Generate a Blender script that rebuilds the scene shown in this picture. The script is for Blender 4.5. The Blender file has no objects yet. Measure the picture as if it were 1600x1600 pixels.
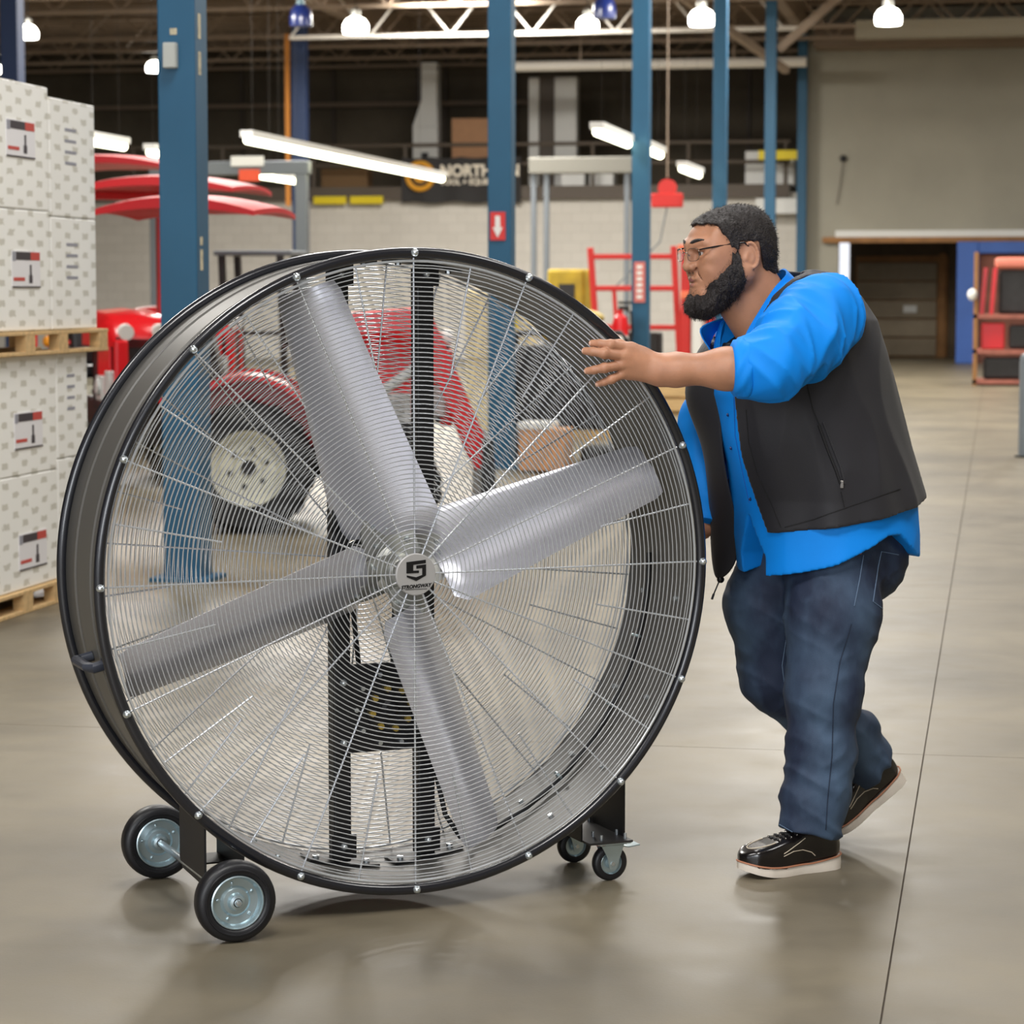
import bpy, bmesh, math, random
import numpy as np
from mathutils import Vector, Matrix, noise as mnoise

random.seed(7)
rng = np.random.default_rng(7)
SC = bpy.context.scene
COL = SC.collection
PI = math.pi
def R(d): return math.radians(d)

# ------------------------------------------------------------------ camera
cam_data = bpy.data.cameras.new('camera')
cam_data.sensor_width = 36.0
cam_data.lens = 36.0 * 4000.0 / 1600.0
cam_data.clip_end = 300
cam_data.dof.use_dof = True
cam_data.dof.focus_distance = 5.9
cam_data.dof.aperture_fstop = 7.1
cam = bpy.data.objects.new('camera', cam_data)
COL.objects.link(cam)
cam.location = (0, 0, 1.4)
cam.rotation_euler = (PI / 2 - 0.086, 0, R(10.72))
SC.camera = cam
SC.view_settings.view_transform = 'Standard'
SC.view_settings.look = 'None'
SC.view_settings.gamma = 1.0
SC.view_settings.use_curve_mapping = False
SC.view_settings.exposure = 0.35

# ------------------------------------------------------------------ world and large lights
world = bpy.data.worlds.new('world')
SC.world = world
world.use_nodes = True
world.node_tree.nodes['Background'].inputs[0].default_value = (0.9, 0.92, 1.0, 1)
world.node_tree.nodes['Background'].inputs[1].default_value = 0.9

def area(name, loc, size, power, color=(1, 0.97, 0.92), rot=(0, 0, 0), size_y=None):
    d = bpy.data.lights.new(name, 'AREA')
    d.energy = power; d.color = color; d.size = size
    if size_y: d.shape = 'RECTANGLE'; d.size_y = size_y
    o = bpy.data.objects.new(name, d); COL.objects.link(o)
    o.location = loc; o.rotation_euler = rot
    return o
# soft area lights added under the roof, out of view, to brighten the hall
for i, (lx, ly, pw) in enumerate([(-5.5, 1.5, 210), (-0.5, 1.0, 290), (3.2, 5.5, 140), (-2.0, 9.6, 200), (1.6, 10.5, 60),
                                  (-8, 14, 380), (-2, 18, 230), (3, 19, 150), (-8, 24, 500), (-1.5, 27, 380), (3.5, 30, 360),
                                  (-9, 33, 800), (-3, 37, 700), (3.0, 41, 520), (-9, 44, 900), (-14, 36, 800)]):
    area('overhead_fill', (lx, ly, 6.55), 2.2, pw, (1.0, 0.965, 0.90) if ly > 12 else (1, 0.985, 0.96))
# fill light added behind the camera to brighten surfaces that face it
area('front_fill', (-2.6, -3.5, 2.6), 4.2, 230, (0.93, 0.97, 1.0), (R(83), 0, R(8)), 3.2)

# ------------------------------------------------------------------ helpers
def srgb(r, g, b):
    def c(v):
        v /= 255.0
        return v / 12.92 if v <= 0.04045 else ((v + 0.055) / 1.055) ** 2.4
    return (c(r), c(g), c(b))

MATS = {}
def mat(name, col=(0.5, 0.5, 0.5), rough=0.5, metal=0.0, var=0.0, vscale=6.0, bump=0.0, bscale=60.0,
        emit=0.0, spec=None, coat=0.0, stretch=None, sheen=0.0, col2=None, alpha=None, trans=0.0):
    if name in MATS: return MATS[name]
    m = bpy.data.materials.new(name); m.use_nodes = True
    nt = m.node_tree; N = nt.nodes; Lk = nt.links
    b = N['Principled BSDF']
    b.inputs['Base Color'].default_value = (*col, 1)
    b.inputs['Roughness'].default_value = rough
    b.inputs['Metallic'].default_value = metal
    if spec is not None: b.inputs['Specular IOR Level'].default_value = spec
    if coat: b.inputs['Coat Weight'].default_value = coat; b.inputs['Coat Roughness'].default_value = 0.15
    if sheen: b.inputs['Sheen Weight'].default_value = sheen
    if trans:
        b.inputs['Transmission Weight'].default_value = trans
    if emit:
        b.inputs['Emission Color'].default_value = (*col, 1)
        b.inputs['Emission Strength'].default_value = emit
    if var or bump:
        tc = N.new('ShaderNodeTexCoord'); mp = N.new('ShaderNodeMapping')
        Lk.new(tc.outputs['Object'], mp.inputs['Vector'])
        if stretch: mp.inputs['Scale'].default_value = stretch
    if var:
        nz = N.new('ShaderNodeTexNoise'); nz.inputs['Scale'].default_value = vscale
        nz.inputs['Detail'].default_value = 6
        Lk.new(mp.outputs[0], nz.inputs['Vector'])
        mx = N.new('ShaderNodeMix'); mx.data_type = 'RGBA'
        c2 = col2 if col2 else tuple(max(0, c * (1 - var)) for c in col)
        c1 = col if col2 else tuple(min(1, c * (1 + var)) for c in col)
        mx.inputs['A'].default_value = (*c2, 1); mx.inputs['B'].default_value = (*c1, 1)
        rp = N.new('ShaderNodeMapRange')
        rp.inputs['From Min'].default_value = 0.3; rp.inputs['From Max'].default_value = 0.7
        Lk.new(nz.outputs['Fac'], rp.inputs['Value'])
        Lk.new(rp.outputs['Result'], mx.inputs['Factor'])
        Lk.new(mx.outputs['Result'], b.inputs['Base Color'])
    if bump:
        nb = N.new('ShaderNodeTexNoise'); nb.inputs['Scale'].default_value = bscale
        nb.inputs['Detail'].default_value = 4
        Lk.new(mp.outputs[0], nb.inputs['Vector'])
        bp = N.new('ShaderNodeBump'); bp.inputs['Strength'].default_value = bump
        bp.inputs['Distance'].default_value = 0.01
        Lk.new(nb.outputs['Fac'], bp.inputs['Height'])
        Lk.new(bp.outputs['Normal'], b.inputs['Normal'])
    MATS[name] = m
    return m

class MB:
    """collects shapes into one mesh"""
    def __init__(s): s.v = []; s.f = []
    def add(s, vs, fs, M=None):
        o = len(s.v)
        for v in vs:
            v = Vector(v)
            s.v.append(tuple(M @ v) if M is not None else tuple(v))
        for f in fs: s.f.append(tuple(i + o for i in f))
        return s
    def box(s, x0, x1, y0, y1, z0, z1, M=None):
        vs = [(x0, y0, z0), (x1, y0, z0), (x1, y1, z0), (x0, y1, z0), (x0, y0, z1), (x1, y0, z1), (x1, y1, z1), (x0, y1, z1)]
        return s.add(vs, [(0, 3, 2, 1), (4, 5, 6, 7), (0, 1, 5, 4), (1, 2, 6, 5), (2, 3, 7, 6), (3, 0, 4, 7)], M)
    def bar(s, p0, p1, w, h, up=(0, 0, 1)):
        p0 = Vector(p0); p1 = Vector(p1); d = (p1 - p0); L = d.length; d.normalize()
        up = Vector(up)
        if abs(d.dot(up)) > 0.98: up = Vector((1, 0, 0))
        x = d.cross(up).normalized(); z = x.cross(d).normalized()
        M = Matrix((( x.x, d.x, z.x, p0.x), (x.y, d.y, z.y, p0.y), (x.z, d.z, z.z, p0.z), (0, 0, 0, 1)))
        return s.box(-w / 2, w / 2, 0, L, -h / 2, h / 2, M)
    def loft(s, rings, closed=True, caps=True, loop=False):
        """rings: list of lists of points, same count"""
        o = len(s.v); n = len(rings[0]); m = len(rings)
        for r in rings:
            for p in r: s.v.append(tuple(p))
        for i in range(m if loop else m - 1):
            a = o + i * n; b = o + ((i + 1) % m) * n
            for j in range(n if closed else n - 1):
                k = (j + 1) % n
                s.f.append((a + j, a + k, b + k, b + j))
        if caps and not loop and closed:
            s.f.append(tuple(o + j for j in range(n))[::-1])
            s.f.append(tuple(o + (m - 1) * n + j for j in range(n)))
        return s
    def cyl(s, p0, p1, r0, r1=None, n=16, caps=True):
        if r1 is None: r1 = r0
        p0 = Vector(p0); p1 = Vector(p1); d = (p1 - p0).normalized()
        a = d.orthogonal().normalized(); b = d.cross(a)
        rr = []
        for p, r in ((p0, r0), (p1, r1)):
            rr.append([p + (a * math.cos(t) + b * math.sin(t)) * r for t in [2 * PI * k / n for k in range(n)]])
        return s.loft(rr, caps=caps)
    def tube(s, pts, r, n=8, closed=False, caps=True):
        pts = [Vector(p) for p in pts]; m = len(pts)
        rad = r if hasattr(r, '__len__') else [r] * m
        rings = []; prev = None
        for i, p in enumerate(pts):
            if closed: t = pts[(i + 1) % m] - pts[i - 1]
            else: t = pts[min(i + 1, m - 1)] - pts[max(i - 1, 0)]
            t.normalize()
            if prev is None: a = t.orthogonal().normalized()
            else:
                a = prev - t * prev.dot(t); a.normalize()
            prev = a; b = t.cross(a)
            rings.append([p + (a * math.cos(q) + b * math.sin(q)) * rad[i] for q in [2 * PI * k / n for k in range(n)]])
        return s.loft(rings, loop=closed, caps=caps)
    def ring(s, c, ax, rad, r, n=64, m=8):
        """torus around axis ax"""
        c = Vector(c); ax = Vector(ax).normalized(); a = ax.orthogonal().normalized(); b = ax.cross(a)
        rings = []
        for k in range(n):
            t = 2 * PI * k / n; d = a * math.cos(t) + b * math.sin(t)
            rings.append([c + d * (rad + r * math.cos(q)) + ax * r * math.sin(q) for q in [2 * PI * j / m for j in range(m)]])
        return s.loft(rings, loop=True)
    def lathe(s, c, ax, prof, n=32, close=False):
        """prof: list of (radius, height along ax)"""
        c = Vector(c); ax = Vector(ax).normalized(); a = ax.orthogonal().normalized(); b = ax.cross(a)
        rings = []
        for r, h in prof:
            rings.append([c + ax * h + (a * math.cos(t) + b * math.sin(t)) * max(r, 1e-5) for t in [2 * PI * k / n for k in range(n)]])
        return s.loft(rings, loop=close, caps=not close)
    def prism(s, poly, d0, d1, M=None):
        """poly in x,z plane extruded along y from d0 to d1"""
        n = len(poly)
        vs = [(x, d0, z) for x, z in poly] + [(x, d1, z) for x, z in poly]
        fs = [tuple(range(n)), tuple(range(2 * n - 1, n - 1, -1))]
        for i in range(n): j = (i + 1) % n; fs.append((j, i, n + i, n + j))
        return s.add(vs, fs, M)
    def ball(s, c, rx, ry, rz, n=16, m=10, M=None):
        vs = []; fs = []
        for i in range(m + 1):
            p = PI * i / m
            for j in range(n):
                t = 2 * PI * j / n
                vs.append((c[0] + rx * math.sin(p) * math.cos(t), c[1] + ry * math.sin(p) * math.sin(t), c[2] + rz * math.cos(p)))
        for i in range(m):
            for j in range(n):
                k = (j + 1) % n
                fs.append((i * n + j, (i + 1) * n + j, (i + 1) * n + k, i * n + k))
        return s.add(vs, fs, M)
    def mesh(s, name, smooth=None):
        me = bpy.data.meshes.new(name)
        me.from_pydata(s.v, [], s.f); me.validate()
        bm = bmesh.new(); bm.from_mesh(me)
        bmesh.ops.remove_doubles(bm, verts=bm.verts, dist=1e-6)
        bmesh.ops.recalc_face_normals(bm, faces=bm.faces)
        bm.to_mesh(me); bm.free()
        if smooth is not None:
            for p in me.polygons: p.use_smooth = True
            if smooth < 180: 
                try: me.set_sharp_from_angle(angle=R(smooth))
                except Exception: pass
        return me
    def build(s, name, m, parent=None, smooth=35, bevel=0, seg=2):
        o = bpy.data.objects.new(name, s.mesh(name, smooth)); COL.objects.link(o)
        if m: o.data.materials.append(m)
        if parent is not None: o.parent = parent
        if bevel:
            b = o.modifiers.new('bevel', 'BEVEL'); b.width = bevel; b.segments = seg; b.limit_method = 'ANGLE'; b.angle_limit = R(40)
        return o

def tag(o, label, cat, group=None):
    o['label'] = label; o['category'] = cat
    if group: o['group'] = group
    return o
def struct(o, label=None):
    o['kind'] = 'structure'
    if label: o['label'] = label
    return o
def thing(name, label, cat, loc=(0, 0, 0), rz=0, group=None):
    o = bpy.data.objects.new(name, None); COL.objects.link(o)
    o.empty_display_size = 0.1
    o.location = loc; o.rotation_euler = (0, 0, rz)
    return tag(o, label, cat, group)
def link_copy(o, parent=None):
    c = o.copy(); COL.objects.link(c)
    if parent is not None: c.parent = parent
    return c
def kids(o): return [x for x in COL.objects if x.parent == o]
def dup(root, loc, rz=None, label=None, group=None):
    r = link_copy(root); r.location = loc
    if rz is not None: r.rotation_euler = (0, 0, rz)
    if label: r['label'] = label
    if group: r['group'] = group
    for ch in kids(root):
        c = link_copy(ch, r)
        for g in kids(ch): link_copy(g, c)
    return r
def text_mesh(name, body, size, m, parent, M, ext=0.0008, bold=0.0, xscale=1.0, shear=0.0, align='LEFT'):
    cu = bpy.data.curves.new(name, 'FONT'); cu.body = body; cu.size = size; cu.extrude = ext; cu.offset = bold
    cu.shear = shear; cu.align_x = align; cu.resolution_u = 4
    t = bpy.data.objects.new(name, cu); COL.objects.link(t)
    dg = bpy.context.evaluated_depsgraph_get()
    me = bpy.data.meshes.new_from_object(t.evaluated_get(dg))
    bpy.data.objects.remove(t); bpy.data.curves.remove(cu)
    me.transform(Matrix.Diagonal((xscale, 1, 1, 1)))
    me.transform(M)
    me.materials.clear(); me.materials.append(m)
    o = bpy.data.objects.new(name, me); COL.objects.link(o)
    if parent is not None: o.parent = parent
    return o
# ------------------------------------------------------------------ materials of the hall
def floor_material():
    m = bpy.data.materials.new('polished_concrete'); m.use_nodes = True
    N = m.node_tree.nodes; Lk = m.node_tree.links; b = N['Principled BSDF']
    g = N.new('ShaderNodeNewGeometry')
    def nz(scale, det, rough=0.55):
        n = N.new('ShaderNodeTexNoise'); n.inputs['Scale'].default_value = scale; n.inputs['Detail'].default_value = det
        n.inputs['Roughness'].default_value = rough
        Lk.new(g.outputs['Position'], n.inputs['Vector']); return n
    n1 = nz(0.9, 8); n2 = nz(5.0, 6); n3 = nz(120, 3)
    r = N.new('ShaderNodeValToRGB')
    r.color_ramp.elements[0].position = 0.30; r.color_ramp.elements[0].color = (*srgb(99, 92, 78), 1)
    r.color_ramp.elements[1].position = 0.70; r.color_ramp.elements[1].color = (*srgb(132, 122, 101), 1)
    e = r.color_ramp.elements.new(0.5); e.color = (*srgb(118, 109, 91), 1)
    Lk.new(n1.outputs['Fac'], r.inputs['Fac'])
    mx = N.new('ShaderNodeMix'); mx.data_type = 'RGBA'; mx.blend_type = 'MULTIPLY'; mx.inputs['Factor'].default_value = 0.5
    r2 = N.new('ShaderNodeValToRGB')
    r2.color_ramp.elements[0].position = 0.35; r2.color_ramp.elements[0].color = (0.72, 0.72, 0.73, 1)
    r2.color_ramp.elements[1].position = 0.6; r2.color_ramp.elements[1].color = (1, 1, 1, 1)
    Lk.new(n2.outputs['Fac'], r2.inputs['Fac'])
    Lk.new(r.outputs['Color'], mx.inputs['A']); Lk.new(r2.outputs['Color'], mx.inputs['B'])
    Lk.new(mx.outputs['Result'], b.inputs['Base Color'])
    rr = N.new('ShaderNodeMapRange'); rr.inputs['To Min'].default_value = 0.30; rr.inputs['To Max'].default_value = 0.55
    Lk.new(n2.outputs['Fac'], rr.inputs['Value']); Lk.new(rr.outputs['Result'], b.inputs['Roughness'])
    bp = N.new('ShaderNodeBump'); bp.inputs['Strength'].default_value = 0.06; bp.inputs['Distance'].default_value = 0.004
    Lk.new(n3.outputs['Fac'], bp.inputs['Height']); Lk.new(bp.outputs['Normal'], b.inputs['Normal'])
    b.inputs['Specular IOR Level'].default_value = 0.28
    return m
M_FLOOR = floor_material()
M_JOINT = mat('joint_filler', srgb(92, 83, 72), 0.9)
def block_material(name, c1, c2, cm, sx=2.5, strength=0.4):
    m = bpy.data.materials.new(name); m.use_nodes = True
    N = m.node_tree.nodes; Lk = m.node_tree.links; b = N['Principled BSDF']
    tc = N.new('ShaderNodeNewGeometry'); sp = N.new('ShaderNodeSeparateXYZ'); cb = N.new('ShaderNodeCombineXYZ')
    Lk.new(tc.outputs['Position'], sp.inputs[0]); Lk.new(sp.outputs['X'], cb.inputs['X']); Lk.new(sp.outputs['Z'], cb.inputs['Y'])
    br = N.new('ShaderNodeTexBrick'); br.inputs['Scale'].default_value = sx
    br.inputs['Color1'].default_value = (*c1, 1); br.inputs['Color2'].default_value = (*c2, 1); br.inputs['Mortar'].default_value = (*cm, 1)
    br.inputs['Mortar Size'].default_value = 0.012; br.inputs['Brick Width'].default_value = 1.0; br.inputs['Row Height'].default_value = 0.5
    Lk.new(cb.outputs[0], br.inputs['Vector'])
    Lk.new(br.outputs['Color'], b.inputs['Base Color']); b.inputs['Roughness'].default_value = 0.8
    bp = N.new('ShaderNodeBump'); bp.inputs['Strength'].default_value = strength; bp.inputs['Distance'].default_value = 0.01; bp.invert = True
    Lk.new(br.outputs['Fac'], bp.inputs['Height']); Lk.new(bp.outputs['Normal'], b.inputs['Normal'])
    return m
M_BLOCK = block_material('painted_block', srgb(214, 209, 200), srgb(208, 203, 194), srgb(190, 185, 176), strength=0.2)
M_GREY_WALL = mat('grey_green_wall', srgb(160, 156, 142), 0.85, var=0.08, vscale=0.8)
M_DARK = mat('recess_shade_brown', srgb(104, 95, 80), 0.9, var=0.3, vscale=0.7)  # the unlit look of the recess is put into this brown
M_DECK = mat('roof_deck_metal', srgb(134, 115, 96), 0.6, var=0.15, vscale=1.0)
M_JOIST = mat('joist_paint', srgb(146, 128, 110), 0.6)
M_JOIST_W = mat('white_truss_paint', srgb(222, 216, 206), 0.45)
M_BLUE = mat('column_blue_paint', srgb(24, 82, 114), 0.5, var=0.07, vscale=2.0)
M_NAVY = mat('column_navy_paint', srgb(34, 50, 82), 0.5)
M_BEAM = mat('mezzanine_steel', srgb(88, 78, 68), 0.6)
M_GREYSTEEL = mat('grey_steel', srgb(110, 116, 122), 0.45, metal=0.2)
M_WHITE = mat('white_paint', srgb(226, 226, 222), 0.5)
M_BLACK = mat('black_paint', srgb(18, 18, 20), 0.4)
M_RUBBER = mat('rubber_black', srgb(28, 28, 30), 0.55)
M_RED = mat('tractor_red', srgb(205, 22, 30), 0.3, coat=0.3)
M_REDSTEEL = mat('red_steel', srgb(196, 40, 36), 0.4)
M_YELLOW = mat('yellow_paint', srgb(232, 208, 20), 0.5)
M_WOOD = mat('pallet_wood', srgb(205, 172, 122), 0.75, var=0.18, vscale=4, stretch=(1, 8, 8))
M_CARD = mat('cardboard', srgb(198, 150, 112), 0.8, var=0.05)
M_BROWNWOOD = mat('brown_timber', srgb(150, 106, 60), 0.7, var=0.2, vscale=3)
M_LAMP = mat('lamp_glow', (1.0, 0.96, 0.84), 0.5, emit=14.0)
M_TUBE = mat('tube_glow', (1.0, 0.97, 0.70), 0.5, emit=6.0)
M_HANG = mat('dark_wire', srgb(36, 32, 28), 0.8)
M_ALU = mat('cast_aluminium', srgb(196, 196, 190), 0.35, metal=0.8)

# ------------------------------------------------------------------ floor: slabs with sawn joints
X_LINES = [-26.0, -21.15, -16.95, -12.75, -8.55, -4.35, -0.2, 4.0, 9.0]
Y_LINES = [7.77 + 4.02 * k for k in range(-5, 13)]
fb = MB().box(-26, 9, Y_LINES[0], Y_LINES[-1], -0.2, -0.006)
floor_obj = struct(fb.build('floor', M_JOINT, smooth=None), 'polished beige grey concrete floor with sawn joints')
for i in range(len(X_LINES) - 1):
    for j in range(len(Y_LINES) - 1):
        g = 0.002
        MB().box(X_LINES[i] + g, X_LINES[i + 1] - g, Y_LINES[j] + g, Y_LINES[j + 1] - g, -0.05, 0.0).build('floor_slab', M_FLOOR, floor_obj, smooth=None)
YB = Y_LINES[-1]; YF = Y_LINES[0]

# ------------------------------------------------------------------ walls
struct(MB().box(-26, -3.76, 52.0, 52.3, 0, 3.38).build('wall_back', M_BLOCK, smooth=None), 'white painted block wall under the mezzanine')
wr = MB()
wr.box(-3.76, -3.14, 51.5, 51.8, 0, 2.42)
wr.box(-3.76, 9.0, 51.5, 51.8, 2.42, 7.0)
struct(wr.build('wall_right', M_GREY_WALL, smooth=None), 'grey green wall above the timber framed opening')
struct(MB().box(-3.9, -3.76, 51.5, 58.0, 0, 7.0).build('wall_return', M_GREY_WALL, smooth=None))
struct(MB().box(-26, -3.9, 58.0, 58.2, 3.3, 7.0).build('wall_recess', M_DARK, smooth=None), 'wall at the back of the mezzanine, coloured dark for shade')
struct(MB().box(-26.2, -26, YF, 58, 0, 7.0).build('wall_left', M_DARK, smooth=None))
struct(MB().box(9.0, 9.2, YF, 58, 0, 7.0).build('wall_side', M_GREY_WALL, smooth=None))
# timber trimmed opening and the room behind it
struct(MB().box(-3.45, 9.0, 51.36, 51.5, 2.36, 2.47).build('trim_1', M_BROWNWOOD, smooth=None), 'brown timber lintel over the wide opening')
struct(MB().box(-3.2, 9.0, 51.40, 51.5, 2.47, 2.60).build('trim_2', M_WHITE, smooth=None))
M_DOORBROWN = mat('door_panel_brown', srgb(148, 134, 112), 0.7, var=0.06)
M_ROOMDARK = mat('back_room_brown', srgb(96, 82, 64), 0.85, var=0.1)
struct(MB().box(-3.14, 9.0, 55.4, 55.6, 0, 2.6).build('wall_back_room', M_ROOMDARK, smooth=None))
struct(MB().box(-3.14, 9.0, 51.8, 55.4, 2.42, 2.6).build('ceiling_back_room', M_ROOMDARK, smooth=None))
door = struct(MB().box(-3.0, -1.05, 55.30, 55.4, 0, 2.15).build('door_1', M_BROWNWOOD, smooth=None), 'brown sectional overhead door in the back room')
for k in range(5):
    MB().box(-2.96, -1.28, 55.22, 55.31, 0.03 + k * 0.40, 0.03 + k * 0.40 + 0.375).build('panel', M_DOORBROWN, door, smooth=None, bevel=0.02)
MB().box(-1.24, -1.10, 55.18, 55.32, 0, 2.2).build('door_post', M_BROWNWOOD, door, smooth=None)
MB().box(-1.98, -1.70, 55.20, 55.24, 0.95, 1.10).build('notice', M_WHITE, door, smooth=None)

# blue door frame standing in the opening
M_BLUE2 = mat('dock_frame_blue', srgb(52, 92, 168), 0.5, var=0.1, vscale=1.5)
bf = thing('dock_door_frame', 'bright blue framed dock shelter in the timber opening', 'door frame', (-0.8, 50.6, 0))
MB().box(0, 0.42, 0, 0.25, 0, 2.36).build('frame_post', M_BLUE2, bf, smooth=None, bevel=0.02)
MB().box(0.42, 3.6, 0, 0.25, 2.13, 2.36).build('frame_header', M_BLUE2, bf, smooth=None, bevel=0.02)
MB().box(3.2, 3.6, 0, 0.25, 0, 2.13).build('frame_post', M_BLUE2, bf, smooth=None, bevel=0.02)
MB().box(0.42, 3.2, 0.14, 0.20, 0.0, 2.13).build('back_curtain', mat('curtain_rust', srgb(120, 74, 60), 0.8, var=0.3, vscale=2), bf, smooth=None)

# ------------------------------------------------------------------ ceiling with ribs and joists
ceil = struct(MB().box(-26, 9, YF, 58.2, 7.0, 7.12).build('ceiling', M_DECK, smooth=None), 'dark brown metal roof deck on open joists')
ribs = MB()
for k in range(42):
    y = 37 + k * 0.5; ribs.box(-26, 9, y, y + 0.12, 6.96, 7.0)
ribs.build('deck_rib', M_DECK, ceil, smooth=None)['kind'] = 'stuff'
def joist(y, x0, x1, z0, z1, m, step=1.2, w=0.05, name='roof_joist'):
    b = MB(); b.box(x0, x1, y - w, y + w, z0, z0 + 0.07); b.box(x0, x1, y - w, y + w, z1 - 0.06, z1)
    n = int((x1 - x0) / step)
    for k in range(n):
        a = x0 + k * step
        b.bar((a, y, z0 + 0.04), (a + step / 2, y, z1 - 0.03), 0.035, 0.035, (0, 1, 0))
        b.bar((a + step / 2, y, z1 - 0.03), (a + step, y, z0 + 0.04), 0.035, 0.035, (0, 1, 0))
    return b.build(name, m, ceil, smooth=None)
for y in (39.0, 41.2, 43.4, 48.2, 50.4):
    joist(y, -26, 9, 6.25, 6.96, M_JOIST)
for y in (54.0, 56.0): joist(y, -26, -3.9, 6.35, 6.96, M_JOIST)
joist(45.8, -12.8, -3.4, 5.98, 6.96, M_JOIST_W, step=1.5, w=0.07, name='white_truss')
# beams along the column line
for x in (-3.86, -12.0):
    MB().box(x - 0.1, x + 0.1, 30, 52, 6.45, 6.95).build('roof_beam', M_JOIST, ceil, smooth=None)
MB().box(-2.6, 9.0, 46.9, 47.25, 5.93, 6.25).build('crane_beam', mat('pale_beam', srgb(150, 142, 122), 0.5), ceil, smooth=None)
MB().box(-3.6, 9.0, 50.6, 51.4, 6.12, 6.5).build('duct_beam', M_DECK, ceil, smooth=None)
br = MB(); br.bar((-3.75, 46.0, 5.3), (-5.4, 43.5, 6.4), 0.12, 0.12); br.build('knee_brace', M_JOIST, ceil, smooth=None)
br = MB(); br.bar((-3.75, 44.2, 5.5), (-2.7, 44.2, 6.4), 0.14, 0.14); br.build('knee_brace', M_JOIST, ceil, smooth=None)

# ------------------------------------------------------------------ steel columns
def column(y, label, m=M_BLUE, x=-3.86, h=7.0, w=0.10, rz=0.0):
    c = thing('steel_column', label, 'column', (x, y, 0), rz, 'row of blue columns' if m is M_BLUE else None)
    b = MB()
    b.box(-w * 0.93, w * 0.93, -w, w, 0, h)
    b.build('shaft', m, c, smooth=None, bevel=0.008)
    p = MB().box(-w * 1.5, w * 1.5, -w * 1.5, w * 1.5, 0, 0.02)
    p.build('base_plate', m, c, smooth=None)
    return c
CL = ['big blue steel column nearest the camera, left of the fan',
      'blue steel column rising behind the top of the fan, second of the row',
      'blue steel column between the fan and the man, third of the row',
      'blue steel column right above the forehead of the man, fourth of the row',
      'thin blue steel column behind the crown of the head, fifth of the row',
      'thin blue steel column against the grey wall, farthest of the row']
cols = [column(min(11.9 + 8.05 * k, 51.25), CL[k]) for k in range(6)]
# fittings on the nearest column: box, sticker and worn tape
c0 = cols[0]
M_CHIP = mat('worn_tape', srgb(196, 186, 158), 0.8, var=0.3, vscale=30)
jb = MB().box(-0.052, 0.012, -0.145, -0.10, 2.455, 2.575).build('switch_box', mat('switch_grey', srgb(176, 178, 172), 0.5), c0, smooth=None, bevel=0.006)
MB().box(-0.048, 0.008, -0.149, -0.144, 2.46, 2.57).build('switch_cover', mat('switch_grey', srgb(176, 178, 172), 0.5), jb, smooth=None)
MB().box(-0.028, 0.006, -0.103, -0.0995, 2.615, 2.645).build('sticker', M_CHIP, c0, smooth=None)
for (z0, z1) in ((2.60, 2.72), (2.43, 2.54), (1.50, 1.60), (1.62, 1.66)):
    MB().box(0.0925, 0.0945, -0.045, -0.005, z0, z1).build('tape_scrap', M_CHIP, c0, smooth=None, bevel=0.006)
# arrow sign on the second column, strip sign on the third
M_SIGNRED = mat('sign_red', srgb(206, 52, 50), 0.5)
sg = MB().box(-0.07, 0.05, -0.112, -0.102, 1.80, 2.02).build('hazard_sign', M_SIGNRED, cols[1], smooth=None)
ar = MB().prism([(-0.05, 1.90), (0.03, 1.90), (-0.01, 1.82)], -0.116, -0.112); ar.box(-0.03, 0.01, -0.116, -0.112, 1.90, 1.99)
ar.build('arrow', M_WHITE, sg, smooth=None)
MB().box(-0.06, 0.06, -0.112, -0.102, 1.28, 1.72).build('strip_sign', mat('sign_salmon', srgb(206, 112, 104), 0.5), cols[2], smooth=None)
kw = kids(cols[2])[-1]
for k in range(6): MB().box(-0.03, 0.03, -0.115, -0.112, 1.32 + k * 0.065, 1.36 + k * 0.065).build('letter_block', M_WHITE, kw, smooth=None)
column(30.0, 'dark navy steel column above the white boxes in the left corner', M_NAVY, x=-11.9, w=0.12)
bp = column(47.0, 'slim navy post with an orange edge left of the long tube light', M_NAVY, x=-12.95, w=0.14, h=6.4)
MB().box(-0.26, -0.17, -0.12, -0.08, 3.0, 6.2).build('orange_edge', mat('orange_edge', srgb(176, 112, 40), 0.6), bp, smooth=None)

# ------------------------------------------------------------------ mezzanine
mz = thing('mezzanine', 'dark mezzanine deck above the white block wall', 'mezzanine', (-15, 52, 0))
MB().box(-10.9, 10.85, -0.10, 5.95, 3.385, 3.549).build('deck', M_BEAM, mz, smooth=None)
MB().box(-10.9, 10.85, -0.16, -0.10, 3.28, 3.549).build('edge_beam', M_BEAM, mz, smooth=None)
rail = thing('mezzanine_railing', 'brown pipe railing along the mezzanine edge', 'railing', (-15, 51.95, 3.55))
for z in (0.45, 0.85): MB().cyl((-10.9, 0, z), (10.85, 0, z), 0.04, n=8).build('rail', M_BEAM, rail)
for k in range(12): MB().cyl((-10.8 + k * 1.96, 0, 0), (-10.8 + k * 1.96, 0, 0.85), 0.04, n=8).build('post', M_BEAM, rail)
for i, (x, l) in enumerate(((-14.0, 'left'), (-13.22, 'right'))):
    tag(MB().box(x, x + 0.70, 51.78, 51.839, 3.20, 3.36).build('yellow_guard_board', M_YELLOW, smooth=None, bevel=0.01),
        'yellow guard board on the deck edge, %s of the two' % l, 'guard board', 'yellow boards under the railing')
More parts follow.
